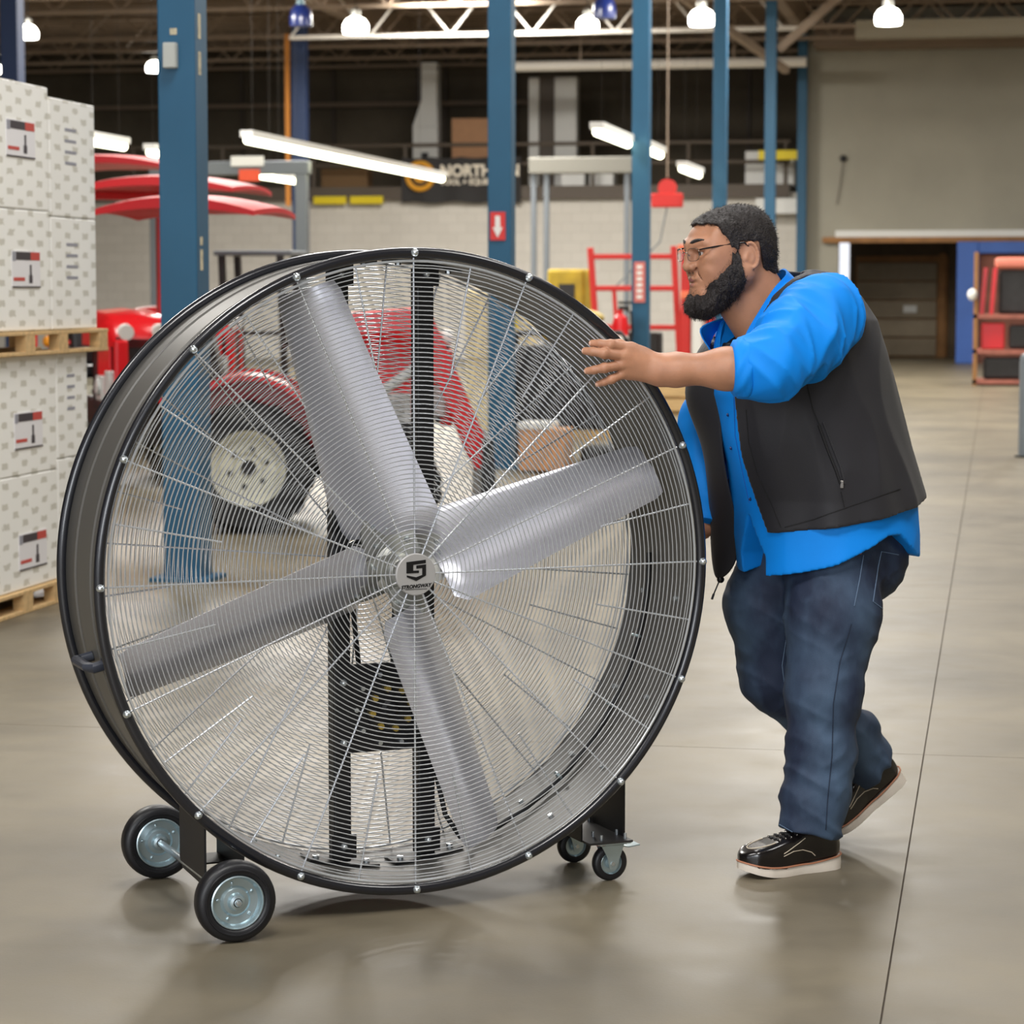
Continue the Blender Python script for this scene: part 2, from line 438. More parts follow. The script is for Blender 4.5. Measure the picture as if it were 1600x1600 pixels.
# banner with emblem and lettering
bn = thing('hanging_banner', 'black banner with an orange round emblem and white lettering', 'banner', (-12.12, 51.79, 3.22))
sag = MB(); rr = []
for k in range(25):
    x = 2.5 * k / 24
    top = 0.93 - 0.03 * abs(math.sin(x * 5)); bot = 0.02 * math.sin(x * 7)
    y = 0.02 * math.sin(x * 9)
    rr.append([(x, y, bot), (x, y + 0.004, bot), (x, y + 0.004, top), (x, y, top)])
sag.loft(rr); M_BANNER = mat('banner_black', srgb(44, 42, 42), 0.75)
sag.build('cloth', M_BANNER, bn)
M_ORANGE = mat('emblem_orange', srgb(226, 160, 40), 0.6)
em = MB(); em.ring((0.40, -0.045, 0.54), (0, 1, 0), 0.265, 0.055, 40, 8); em.build('emblem_ring', M_ORANGE, bn)
em = MB(); em.cyl((0.40, -0.04, 0.54), (0.40, -0.05, 0.54), 0.14, n=24); em.build('emblem_disc', M_ORANGE, bn)
RX = Matrix.Rotation(R(90), 4, 'X')
M_LETTER = mat('letter_cream', srgb(236, 226, 208), 0.6)
text_mesh('lettering', 'NORTHERN', 0.33, M_LETTER, bn, Matrix.Translation((0.82, -0.05, 0.53)) @ RX, ext=0.006, bold=0.012, xscale=0.93)
text_mesh('lettering', 'TOOL + EQUIPMENT', 0.165, M_LETTER, bn, Matrix.Translation((0.82, -0.05, 0.36)) @ RX, ext=0.006, bold=0.005, xscale=0.95)
# things on the mezzanine
tag(MB().box(-11.45, -10.45, 53.6, 54.3, 3.55, 5.05).build('cardboard_carton', M_CARD, smooth=None, bevel=0.01), 'large plain cardboard carton above the black banner', 'carton')
d = thing('air_duct', 'pale vertical air duct behind the railing left of the carton', 'duct', (-12.1, 54.0, 3.55))
MB().box(-0.25, 0.30, -0.2, 0.2, 0, 1.35).build('lower_section', M_WHITE, d, smooth=None, bevel=0.02)
pr = MB(); pr.loft([[(-0.25, -0.2, 1.35), (0.30, -0.2, 1.35), (0.30, 0.2, 1.35), (-0.25, 0.2, 1.35)], [(-0.05, -0.2, 1.9), (0.28, -0.2, 1.9), (0.28, 0.2, 1.9), (-0.05, 0.2, 1.9)],
                    [(-0.05, -0.2, 2.7), (0.28, -0.2, 2.7), (0.28, 0.2, 2.7), (-0.05, 0.2, 2.7)]])
pr.build('upper_section', M_WHITE, d, smooth=None)
MB().box(-0.05, 0.10, -0.22, -0.19, 0.35, 0.80).build('dark_marking', M_BLACK, d, smooth=None)
d = thing('metal_locker', 'tall white metal cabinet on the mezzanine right of the second column', 'cabinet', (-9.25, 54.0, 3.55))
MB().box(-0.05, 0.45, -0.2, 0.2, 0, 2.35).build('body', M_WHITE, d, smooth=None, bevel=0.02)
MB().box(-0.58, -0.36, -0.2, 0.2, 0, 2.35).build('side_panel', M_WHITE, d, smooth=None, bevel=0.02)
MB().box(-0.36, -0.05, -0.1, 0.2, 0, 2.35).build('inner_panel', M_BEAM, d, smooth=None)
MB().box(-0.08, -0.02, -0.26, -0.2, 0.0, 2.4).build('upright', M_BEAM, d, smooth=None)
pp = thing('overhead_pipe', 'long pale pipe under the roof right of the second column', 'pipe', (-9.6, 50.0, 5.8))
MB().cyl((0, 0, 0), (5.9, 0, 0), 0.10, n=12).build('pipe_run', M_JOIST_W, pp)
MB().lathe((0, -0.05, 0.0), (0, 1, 0), [(0.18, -0.12), (0.2, -0.08), (0.2, 0.08), (0.18, 0.12)], 20).build('end_cap', mat('pipe_grey', srgb(150, 146, 140), 0.6), pp)
MB().bar((1.5, 0, 0.1), (1.5, 0, 1.1), 0.03, 0.03).build('hanger', M_JOIST, pp); MB().bar((4.5, 0, 0.1), (4.5, 0, 1.1), 0.03, 0.03).build('hanger', M_JOIST, pp)
tag(MB().box(-26, -9.9, 57.6, 57.75, 5.62, 5.72).build('wall_pipe', M_JOIST, smooth=None), 'thin pipe across the dark recess wall', 'pipe')
wrec = [o for o in COL.objects if o.name == 'wall_recess'][0]
for k, x in enumerate((-17.4, -15.2, -13.2, -12.55, -10.9, -6.4, -5.6)):
    MB().box(x, x + 0.07, 57.9, 58.0, 3.55, 7.0).build('stud', M_BEAM, wrec, smooth=None)
# clutter seen along the deck
for k, (x, z0, w, h, m, lb) in enumerate([(-8.3, 3.55, 0.5, 0.42, M_WHITE, 'small white carton on the deck below the cabinet'),
        (-8.9, 3.55, 0.5, 0.35, M_WHITE, 'low white crate on the deck beside the cabinet'),
        (-5.1, 4.0, 1.0, 0.24, M_WHITE, 'long white board stacked behind the railing by the fifth column'),
        (-14.0, 3.55, 1.0, 0.40, mat('tan_box', srgb(120, 92, 60), 0.8), 'brown carton behind the railing above the yellow boards')]):
    tag(MB().box(x, x + w, 52.4, 52.9, z0 if z0 < 3.6 else 3.55, z0 + h).build('stored_carton', m, smooth=None, bevel=0.02), lb, 'carton')
tag(MB().box(-4.75, -3.95, 51.55, 51.8, 4.02, 4.20).build('yellow_sign_board', M_YELLOW, smooth=None), 'yellow sign strip on the deck edge beside the fifth column', 'sign')
tag(MB().box(-4.8, -3.95, 51.55, 51.8, 2.95, 3.25).build('white_sign_board', M_WHITE, smooth=None), 'white sign board on the wall beside the fifth column', 'sign')

gx = thing('crane_crossbeam', 'grey steel crossbeam on posts between the second and third columns', 'beam', (-8.2, 45.0, 0))
MB().box(0.0, 1.85, -0.12, 0.12, 3.47, 3.76).build('beam', mat('crossbeam_grey', srgb(118, 116, 108), 0.5), gx, smooth=None, bevel=0.02)
for x in (0.03, 0.26, 1.70): MB().box(x, x + 0.09, -0.05, 0.05, 0, 3.47).build('post', M_GREYSTEEL, gx, smooth=None)
# ------------------------------------------------------------------ lamps
def high_bay(loc, label, s=1.0, ceil_z=6.95):
    t = thing('high_bay_lamp', label, 'lamp', loc, 0, 'high bay lamps under the roof')
    MB().lathe((0, 0, 0), (0, 0, 1), [(0.10 * s, 0), (0.19 * s, 0.0), (0.205 * s, 0.05), (0.20 * s, 0.14 * s), (0.15 * s, 0.22 * s), (0.07 * s, 0.26 * s)], 20).build('glowing_dome', M_LAMP, t)
    MB().lathe((0, 0, 0.26 * s), (0, 0, 1), [(0.08 * s, 0), (0.085 * s, 0.10 * s), (0.05 * s, 0.14 * s), (0.02, 0.16 * s)], 14).build('ballast_cap', M_ALU, t)
    MB().cyl((0, 0, 0.40 * s), (0, 0, ceil_z - loc[2]), 0.010, n=6).build('hanger_rod', M_HANG, t)
    return t
for loc, lb, s in [((-15.6, 40, 5.50), 'glowing high bay lamp at the upper left beside the navy column', 0.85),
                   ((-20.4, 51.0, 5.92), 'small glowing high bay lamp right above the white boxes', 0.75),
                   ((-17.15, 51.0, 5.90), 'glowing high bay lamp at the left edge of the nearest blue column', 0.85),
                   ((-10.1, 40, 5.48), 'glowing high bay lamp left of the white truss', 1.0),
                   ((-6.37, 40, 5.46), 'glowing high bay lamp between the second and third columns', 0.85),
                   ((-4.58, 40, 5.50), 'glowing high bay lamp left of the fourth column', 1.0),
                   ((-1.72, 40, 5.46), 'glowing high bay lamp above the grey wall', 1.0)]:
    high_bay(loc, lb, s)
M_BLUEHORN = mat('deep_blue_plastic', srgb(24, 44, 110), 0.3, coat=0.4)
for loc, lb in (((-10.45, 38, 5.40), 'dark blue bell shaped pendant left of the lit lamp'), ((-5.8, 38, 5.42), 'dark blue round pendant beside the third column')):
    t = thing('blue_pendant', lb, 'pendant', loc, 0, 'dark blue pendants under the roof')
    MB().lathe((0, 0, 0), (0, 0, 1), [(0.12, 0), (0.17, 0.0), (0.175, 0.12), (0.15, 0.25), (0.08, 0.32)], 20).build('bell', M_BLUEHORN, t)
    MB().lathe((0, 0, 0.32), (0, 0, 1), [(0.07, 0), (0.06, 0.08), (0.02, 0.1)], 12).build('cap', mat('cap_teal', srgb(110, 140, 150), 0.4), t)
    MB().cyl((0, 0, 0.4), (0, 0, 1.5), 0.012, n=6).build('hanger_rod', M_JOIST, t)
def strip_light(x, y0, y1, z, label):
    t = thing('strip_light', label, 'light', (x, y0, z), 0, 'fluorescent strip lights')
    L = y1 - y0
    MB().box(-0.07, 0.07, 0, L, 0.03, 0.10).build('housing', M_WHITE, t, smooth=None)
    n = max(1, round(L / 2.4))
    for k in range(n):
        MB().cyl((0, k * L / n + 0.03, 0.0), (0, (k + 1) * L / n - 0.03, 0.0), 0.045, n=10).build('tube', M_TUBE, t)
    for q in (0.15, 0.85): MB().cyl((0, L * q, 0.1), (0, L * q, 6.95 - z), 0.0015, n=5).build('hanger_wire', M_HANG, t)
strip_light(-7.85, 26.35, 36.1, 3.0, 'long glowing strip light hanging in front of the banner')
strip_light(-9.57, 26.2, 27.4, 3.0, 'short glowing strip light just right of the white boxes')
strip_light(-9.66, 28.5, 29.4, 3.0, 'short glowing strip light at the left edge of the nearest column')
strip_light(-10.1, 34.0, 35.2, 3.0, 'short glowing strip light below the grey gantry, left of two')
strip_light(-10.1, 35.3, 36.6, 3.0, 'short glowing strip light below the grey gantry, right of two')
strip_light(-4.0, 25.7, 27.95, 3.0, 'short glowing strip light touching the left of the third column')
strip_light(-3.95, 28.9, 30.3, 3.0, 'short glowing strip light just right of the third column')
strip_light(-4.1, 33.6, 35.6, 3.0, 'short glowing strip light left of the fourth column')
# ------------------------------------------------------------------ printed white cartons on pallets
def print_material():
    m = bpy.data.materials.new('printed_carton'); m.use_nodes = True
    N = m.node_tree.nodes; Lk = m.node_tree.links; b = N['Principled BSDF']
    g = N.new('ShaderNodeNewGeometry'); sp = N.new('ShaderNodeSeparateXYZ'); Lk.new(g.outputs['Position'], sp.inputs[0])
    def mth(op, a, bb=None):
        n = N.new('ShaderNodeMath'); n.operation = op
        for i, v in enumerate((a, bb)):
            if v is None: continue
            if isinstance(v, (int, float)): n.inputs[i].default_value = v
            else: Lk.new(v, n.inputs[i])
        return n.outputs[0]
    u = mth('ADD', mth('MULTIPLY', sp.outputs['Y'], 4.4), mth('MULTIPLY', sp.outputs['X'], 12.0))
    v = mth('MULTIPLY', sp.outputs['Z'], 11.5)
    nz = N.new('ShaderNodeTexNoise'); nz.inputs['Scale'].default_value = 45; Lk.new(g.outputs['Position'], nz.inputs['Vector'])
    jit = mth('MULTIPLY', mth('SUBTRACT', nz.outputs['Fac'], 0.5), 0.22)
    marks = None
    for off in (0.0, 0.5):
        du = mth('ABSOLUTE', mth('SUBTRACT', mth('FRACT', mth('ADD', u, off)), 0.5))
        dv = mth('ABSOLUTE', mth('SUBTRACT', mth('FRACT', mth('ADD', v, off)), 0.5))
        dd = mth('ADD', mth('MAXIMUM', du, dv), jit)
        s = mth('LESS_THAN', dd, 0.15)
        marks = s if marks is None else mth('MAXIMUM', marks, s)
    mx = N.new('ShaderNodeMix'); mx.data_type = 'RGBA'
    mx.inputs['A'].default_value = (*srgb(244, 243, 238), 1); mx.inputs['B'].default_value = (*srgb(208, 205, 194), 1)
    Lk.new(marks, mx.inputs['Factor']); Lk.new(mx.outputs['Result'], b.inputs['Base Color'])
    b.inputs['Roughness'].default_value = 0.55
    return m
M_PRINT = print_material()
M_LABEL = mat('label_paper', srgb(232, 230, 232), 0.5)
M_LBAND = mat('label_band', srgb(58, 50, 56), 0.5)
M_LRED = mat('label_red', srgb(196, 70, 60), 0.5)
M_LGREY = mat('label_grey_print', srgb(150, 150, 160), 0.6)
XF = -4.16
def carton(y0, y1, z0, z1, label, xf=XF, lab=None):
    t = thing('printed_carton', label, 'carton', (xf, (y0 + y1) / 2, z0), 0, 'white printed cartons on pallets')
    w = (y1 - y0) / 2; h = z1 - z0
    MB().box(-0.62, 0, -w, w, 0, h).build('carton_body', M_PRINT, t, smooth=None, bevel=0.006)
    tp = MB().box(-0.62, 0.001, -0.02, 0.02, h - 0.001, h + 0.0008); tp.build('tape', mat('clear_tape', srgb(206, 202, 190), 0.2), t, smooth=None)
    if lab:
        cy = lab[0] - (y0 + y1) / 2; cz = lab[1] - z0
        L = MB().box(0, 0.003, cy - 0.165, cy + 0.165, cz - 0.085, cz + 0.075).build('label_sheet', M_LABEL, t, smooth=None)
        MB().box(0.003, 0.004, cy - 0.12, cy + 0.05, cz + 0.035, cz + 0.07).build('label_band', M_LBAND, L, smooth=None)
        MB().box(0.003, 0.004, cy + 0.05, cy + 0.16, cz + 0.035, cz + 0.07).build('label_red_band', M_LRED, L, smooth=None)
        MB().box(0.003, 0.004, cy - 0.16, cy - 0.125, cz + 0.03, cz + 0.07).build('label_emblem', M_LGREY, L, smooth=None)
        pm_ = MB(); pm_.box(0.003, 0.004, cy + 0.03, cy + 0.07, cz - 0.065, cz - 0.03); pm_.box(0.003, 0.004, cy + 0.04, cy + 0.06, cz - 0.03, cz + 0.015)
        pm_.build('pictogram', M_LBAND, L, smooth=None)
        MB().box(0.003, 0.004, cy - 0.15, cy - 0.02, cz - 0.055, cz - 0.04).build('text_line', M_LRED, L, smooth=None)
        MB().box(0.003, 0.004, cy - 0.165, cy + 0.165, cz - 0.085, cz - 0.078).build('label_rule', M_LBAND, L, smooth=None)
    else:
        s = MB()
        for k in range(4): s.box(0, 0.001, -w * 0.35, w * 0.15, h * 0.45 + k * 0.05, h * 0.45 + k * 0.05 + 0.014)
        s.build('printed_text', M_LGREY, t, smooth=None)
    return t
carton(10.05, 10.895, 1.755, 2.30, 'labelled white carton at the top of the left stack', lab=(10.56, 2.06))
carton(10.91, 11.49, 1.735, 2.262, 'plain white printed carton at the top, beside the labelled one')
carton(10.05, 10.895, 1.228, 1.752, 'labelled white carton standing on the upper pallet', lab=(10.60, 1.50))
carton(10.91, 11.49, 1.228, 1.732, 'plain white printed carton at the right end of the upper pallet')
carton(10.03, 10.955, 0.602, 1.12, 'labelled white carton right under the upper pallet', xf=XF - 0.005, lab=(10.61, 0.80))
carton(10.965, 11.36, 0.645, 1.12, 'narrow white printed carton under the right end of the upper pallet', xf=XF - 0.005)
carton(10.03, 10.955, 0.103, 0.60, 'labelled white carton on the bottom pallet', xf=XF - 0.005, lab=(10.64, 0.27))
carton(10.965, 11.36, 0.103, 0.642, 'narrow white printed carton at the right end of the bottom pallet', xf=XF - 0.005)
def pallet(y0, y1, z0, h, xf, label):
    t = thing('wooden_pallet', label, 'pallet', (xf, (y0 + y1) / 2, z0), 0, 'pallets under the cartons')
    w = (y1 - y0) / 2
    for k in range(6):
        a = -0.85 + k * 0.145; MB().box(a, a + 0.115 if k < 5 else 0.0, -w, w, h - 0.017, h - 0.001).build('deck_board', M_WOOD, t, smooth=None, bevel=0.002)
    for a in (-0.85, -0.45, -0.115):
        MB().box(a, a + 0.115, -w, w, 0.001, 0.017).build('bottom_board', M_WOOD, t, smooth=None, bevel=0.002)
    for a in (-0.84, -0.45, -0.05):
        for q in (-w + 0.002, -0.30 * w, 0.20 * w, w - 0.12):
            MB().box(a, a + 0.05, q, q + 0.11, 0.017, h - 0.017).build('block', M_WOOD, t, smooth=None)
    return t
pallet(9.95, 11.56, 1.121, 0.105, XF + 0.03, 'wooden pallet between the upper and lower cartons')
pallet(9.95, 11.42, 0.0, 0.102, XF + 0.02, 'wooden pallet on the floor under the lower cartons')

# ------------------------------------------------------------------ compact tractors with canopies
M_RIM = mat('cream_rim', srgb(226, 224, 206), 0.5, var=0.05)
M_CANOPY = mat('canopy_red', srgb(196, 24, 32), 0.5)
M_ENGINE = mat('engine_black', srgb(34, 33, 34), 0.5, var=0.3, vscale=8)
M_AMBER = mat('amber_lens', srgb(236, 150, 20), 0.3)
M_CASTGREY = mat('cast_grey', srgb(190, 192, 190), 0.5, var=0.15, vscale=12)
def tractor(loc, rz, label, canopy=1.95, loader=False, rw=0.38, canopy_x=-0.3, hood_z=1.28, cw=None, ch=(0.56, 0.50)):
    t = thing('compact_tractor', label, 'tractor', loc, rz, 'red compact tractors')
    # chassis and engine
    e = MB(); e.box(-0.25, 1.05, -0.16, 0.16, 0.30, 0.62); e.box(0.40, 1.08, -0.20, 0.20, 0.55, hood_z - 0.12); e.build('engine_block', M_ENGINE, t, smooth=None, bevel=0.02)
    g = MB(); g.box(0.75, 0.95, -0.25, -0.18, 0.62, 0.80); g.box(1.0, 1.15, -0.24, -0.18, 0.66, 0.84); g.cyl((0.85, -0.27, 0.72), (0.85, -0.18, 0.72), 0.06)
    g.build('engine_casting', M_CASTGREY, t, bevel=0.01)
    # hood
    hd = MB(); rr = []
    for (x, zt, w) in ((0.30, hood_z - 0.02, 0.25), (0.5, hood_z, 0.26), (0.85, hood_z - 0.02, 0.25), (1.08, hood_z - 0.07, 0.23), (1.18, hood_z - 0.18, 0.20)):
        zb = hood_z - 0.27
        rr.append([(x, -w, zb), (x, -w, zt - 0.10), (x, -w * 0.8, zt - 0.02), (x, 0, zt), (x, w * 0.8, zt - 0.02), (x, w, zt - 0.10), (x, w, zb)])
    hd.loft(rr); hd.build('hood', M_RED, t, smooth=50)
    MB().box(1.09, 1.18, -0.19, 0.19, 0.62, hood_z - 0.2).build('grille', M_BLACK, t, smooth=None, bevel=0.015)
    for s in (-1, 1): MB().box(0.72, 1.10, s * 0.215 - 0.012, s * 0.215 + 0.012, 0.66, hood_z - 0.25).build('side_panel', M_RED, t, smooth=None, bevel=0.008)
    for s in (-1, 1): MB().box(1.12, 1.20, s * 0.155 - 0.05, s * 0.155 + 0.05, 0.60, hood_z - 0.22).build('nose_panel', M_RED, t, smooth=None, bevel=0.02)
    for s in (-1, 1): MB().cyl((1.14, s * 0.12, hood_z - 0.16), (1.195, s * 0.12, hood_z - 0.17), 0.055, n=14).build('headlight', M_WHITE, t)
    # wheels
    def wheel(x, y, r, w, out, nm):
        wd = MB()
        wd.lathe((x, y, r), (0, out, 0), [(r * 0.58, -w / 2), (r * 0.9, -w / 2), (r, -w / 2 + 0.03), (r, w / 2 - 0.03), (r * 0.9, w / 2), (r * 0.58, w / 2)], 32, close=True)
        for k in range(14):
            a = 2 * PI * k / 14
            M = Matrix.Translation((x, y, r)) @ Matrix.Rotation(a, 4, 'Y')
            wd.box(-0.03, 0.03, -w * 0.48, w * 0.48, r * 0.96, r * 1.03, M)
        wo = wd.build(nm, M_RUBBER, t, smooth=30)
        rm = MB(); q = r * 0.585
        rm.lathe((x, y, r), (0, out, 0), [(0.001, w * 0.10), (q * 0.35, w * 0.10), (q * 0.40, w * 0.18), (q * 0.72, w * 0.22), (q * 0.85, w * 0.40), (q, w * 0.50), (q, w * 0.46), (q * 0.9, -w * 0.4), (0.001, -w * 0.4)], 32)
        ro = rm.build('rim', M_RIM, wo, smooth=40)
        hb = MB(); hb.cyl((x, y + out * w * 0.08, r), (x, y + out * w * 0.16, r), q * 0.2, n=14)
        ln = MB()
        for k in range(6):
            a = 2 * PI * k / 6 + 0.3
            ln.cyl((x + q * 0.5 * math.cos(a), y + out * w * 0.15, r + q * 0.5 * math.sin(a)), (x + q * 0.5 * math.cos(a), y + out * w * 0.23, r + q * 0.5 * math.sin(a)), 0.016, n=8)
        hb.build('hub', M_ENGINE, wo); ln.build('lug_nuts', M_ENGINE, wo)['kind'] = 'stuff'
        return wo
    for s in (-1, 1):
        wheel(0, s * 0.47, rw, 0.24, s, 'rear_wheel'); wheel(0.86, s * 0.43, rw * 0.68, 0.17, s, 'front_wheel')
        # fender
        f = MB(); rr = []
        for k in range(9):
            a = R(20 + k * 15); ro = rw + 0.10
            cx, cz = ro * math.cos(a) * 1.05, rw + ro * math.sin(a) * 1.15
            rr.append([(cx, s * 0.34, cz), (cx, s * 0.62, cz - 0.01), (cx * 0.96, s * 0.62, cz - 0.04), (cx * 0.96, s * 0.34, cz - 0.03)])
        f.loft(rr)
        pl = [(0.46 * math.cos(R(20 + k * 15)), rw + 0.53 * math.sin(R(20 + k * 15))) for k in range(9)] + [(-0.30, rw + 0.05), (0.30, rw + 0.05)]
        f.prism(pl, s * 0.33 - 0.01, s * 0.33 + 0.01)
        f.build('fender', M_RED, t, smooth=40)
        MB().ball((-0.35, s * 0.60, rw + 0.55), 0.04, 0.04, 0.05, 12, 8).build('amber_lamp', M_AMBER, t)
        p = MB(); p.box(-0.36, -0.28, s * 0.50 - 0.035, s * 0.50 + 0.035, 0.60, canopy - 0.02); p.build('roll_bar_post', M_RED, t, smooth=None, bevel=0.008)
        MB().box(0.35, 0.55, s * 0.35 - 0.10, s * 0.35 + 0.10, 0.40, 0.44).build('footboard', M_BLACK, t, smooth=None)
    MB().box(-0.36, -0.28, -0.5, 0.5, canopy - 0.08, canopy - 0.02).build('roll_bar_top', M_RED, t, smooth=None)
    # seat, steering
    s_ = MB(); s_.box(-0.22, 0.20, -0.22, 0.22, 0.76, 0.86); s_.build('seat', M_BLACK, t, smooth=None, bevel=0.03)
    sb = MB(); sb.box(-0.05, 0.05, -0.22, 0.22, 0, 0.42, Matrix.Translation((-0.20, 0, 0.84)) @ Matrix.Rotation(R(-14), 4, 'Y')); sb.build('backrest', M_BLACK, t, smooth=None, bevel=0.03)
    st = MB(); st.ring((0.36, 0, 1.16), (-0.45, 0, 0.9), 0.18, 0.016, 28, 8)
    for k in range(3):
        a = 2 * PI * k / 3; st.bar((0.36, 0, 1.16), (0.36 + 0.16 * math.cos(a) * 0.9, 0.17 * math.sin(a), 1.16 + 0.08 * math.cos(a)), 0.02, 0.012)
    st.build('steering_wheel', M_BLACK, t)
    MB().cyl((0.36, 0, 1.16), (0.52, 0, 0.86), 0.025).build('steering_column', M_BLACK, t)
    MB().box(0.40, 0.50, -0.20, 0.20, 0.66, hood_z - 0.04).build('dashboard', M_ENGINE, t, smooth=None, bevel=0.02)
    # canopy: a shallow curved shell
    cn = MB(); top = []; nx, ny = 13, 9
    vs = []; fs = []
    for lay in (0, 1):
        for i in range(nx):
            for j in range(ny):
                a = -1 + 2 * i / (nx - 1); b_ = -1 + 2 * j / (ny - 1)
                e_ = max(abs(a), abs(b_))
                x = canopy_x + ch[0] * a * (1 - 0.06 * b_ * b_); y = ch[1] * b_ * (1 - 0.06 * a * a)
                z = canopy + 0.10 - 0.085 * a * a - 0.03 * b_ * b_ - ((0.03 + 0.09 * (1 - a * a) * (1 - 0.6 * b_ * b_)) if lay else 0)
                vs.append((x, y, z))
    for i in range(nx - 1):
        for j in range(ny - 1):
            q = i * ny + j
            fs.append((q, q + ny, q + ny + 1, q + 1)); o = nx * ny; fs.append((o + q, o + q + 1, o + q + ny + 1, o + q + ny))
    o = nx * ny
    for i in range(nx - 1):
        for j in (0, ny - 1):
            q = i * ny + j; fs.append((q, q + ny, o + q + ny, o + q))
    for j in range(ny - 1):
        for i in (0, nx - 1):
            q = i * ny + j; fs.append((q, q + 1, o + q + 1, o + q))
    if cw is not None:  # canopy turned square to the hall
        ca, sa = math.cos(-rz), math.sin(-rz); dx, dy = cw[0] - loc[0], cw[1] - loc[1]
        cn.add([((vx - canopy_x + dx) * ca - (vy + dy) * sa, (vx - canopy_x + dx) * sa + (vy + dy) * ca, vz) for vx, vy, vz in vs], fs)
    else: cn.add(vs, fs)
    cn.build('canopy', M_CANOPY, t, smooth=50)
    if loader:
        for s in (-1, 1):
            a = MB(); a.bar((0.50, s * 0.40, 1.20), (1.02, s * 0.42, 1.24), 0.07, 0.13); a.bar((1.0, s * 0.42, 1.26), (1.38, s * 0.42, 0.38), 0.07, 0.13)
            a.box(0.46, 0.58, s * 0.40 - 0.05, s * 0.40 + 0.05, 0.35, 1.26)
            a.build('loader_arm', M_RED, t, smooth=None, bevel=0.01)
            MB().cyl((0.55, s * 0.40, 0.66), (1.04, s * 0.42, 1.0), 0.03, n=10).build('hydraulic_ram', M_CASTGREY, t)
            MB().cyl((1.02, s * 0.42, 1.05), (1.32, s * 0.42, 0.62), 0.028, n=10).build('hydraulic_ram', M_BLACK, t)
        bk = MB(); bk.prism([(1.36, 0.55), (1.34, 0.08), (1.74, 0.03), (1.76, 0.05), (1.44, 0.14), (1.42, 0.54)], -0.6, 0.6)
        bk.build('bucket', M_BLACK, t, smooth=None)
    return t
def at_wheel(px, py, rz, y):  # origin of a tractor whose rear wheel (local 0,y) stands at px,py
    return (px + math.sin(rz) * y, py - math.cos(rz) * y, 0)
A0 = R(14)
tractor(at_wheel(-4.24, 14.2, A0, -0.59), A0, 'red tractor with cream wheels and loader seen through the fan', 1.90, True, canopy_x=-0.15, cw=(-4.95, 15.45), ch=(0.56, 0.5))
tractor((-6.55, 18.3, 0), R(-58), 'red tractor facing the camera just right of the white cartons', 2.17, rw=0.36, canopy_x=-0.1, cw=(-6.12, 18.6), ch=(0.66, 0.55))
tractor((-7.75, 21.6, 0), R(5), 'red tractor farthest back, its high canopy showing above the others', 2.50, rw=0.42, cw=(-7.75, 21.8), ch=(0.75, 0.6))

# ------------------------------------------------------------------ gantry, stands and stock on the hall floor
gt = thing('grey_gantry', 'grey steel gantry frame between the nearest column and the fan top', 'gantry', (-8.25, 30, 0))
MB().box(-0.07, 0.07, -0.07, 0.07, 0, 2.95).build('post', M_GREYSTEEL, gt, smooth=None, bevel=0.01)
MB().box(-1.9, 0.10, -0.08, 0.08, 2.80, 2.96).build('beam', M_GREYSTEEL, gt, smooth=None, bevel=0.01)
MB().box(-1.9, -1.76, -0.07, 0.07, 0, 2.8).build('post', M_GREYSTEEL, gt, smooth=None, bevel=0.01)
MB().box(-0.85, -0.45, -0.12, -0.08, 2.90, 3.02).build('notice', M_WHITE, gt, smooth=None)
MB().box(-0.75, -0.5, -0.12, -0.08, 2.72, 2.86).build('red_tag', mat('tag_orange', srgb(226, 84, 50), 0.5), gt, smooth=None)
ws = thing('work_stand', 'grey topped work stand right of the nearest column', 'stand', (-7.05, 24, 0))
MB().box(-0.35, 0.42, -0.3, 0.3, 1.74, 1.79).build('top', M_GREYSTEEL, ws, smooth=None, bevel=0.01)
for x in (-0.22, 0.36): 
    for y in (-0.26, 0.26): MB().bar((x, y, 0), (x - 0.06, y, 1.74), 0.06, 0.06).build('leg', M_ENGINE, ws, smooth=None)
MB().bar((-0.22, -0.26, 1.0), (0.36, -0.26, 1.0), 0.04, 0.04).build('brace', M_ENGINE, ws, smooth=None)
# red frame by the wall and its neighbours
rf = thing('red_rack_frame', 'red tubular rack frame standing left of the third column', 'rack', (-4.75, 34.0, 0))
for (a, b, w) in (((-0.62, 0, 1.98), (-0.48, 0, 0.0), 0.08), ((0.50, 0, 2.0), (0.62, 0, 0.0), 0.08)): MB().bar(a, b, w, w).build('upright', M_REDSTEEL, rf, smooth=None, bevel=0.01)
for z in (1.86, 1.44, 0.92): MB().bar((-0.58, 0, z), (0.54, 0, z), 0.07, 0.07).build('crossbar', M_REDSTEEL, rf, smooth=None, bevel=0.01)
MB().bar((-0.3, 0, 1.44), (-0.2, 0, 0.0), 0.05, 0.05).build('brace', M_REDSTEEL, rf, smooth=None)
MB().box(-0.30, 0.30, 0.1, 0.5, 0.0, 0.85).build('motor_unit', M_ENGINE, rf, smooth=None, bevel=0.03)
hm = thing('hydraulic_press', 'red press with an orange arm right of the third column', 'press', (-3.72, 33.0, 0))
MB().box(-0.30, -0.18, -0.1, 0.1, 0, 1.95).build('upright', M_REDSTEEL, hm, smooth=None, bevel=0.01)
MB().box(0.02, 0.12, -0.1, 0.1, 0, 1.75).build('upright', M_REDSTEEL, hm, smooth=None, bevel=0.01)
MB().box(-0.34, 0.40, -0.12, 0.12, 1.90, 2.0).build('top_arm', mat('arm_orange', srgb(232, 120, 84), 0.5), hm, smooth=None, bevel=0.01)
MB().box(-0.30, 0.10, -0.12, 0.12, 1.30, 1.40).build('bed', mat('arm_orange', srgb(232, 120, 84), 0.5), hm, smooth=None, bevel=0.01)
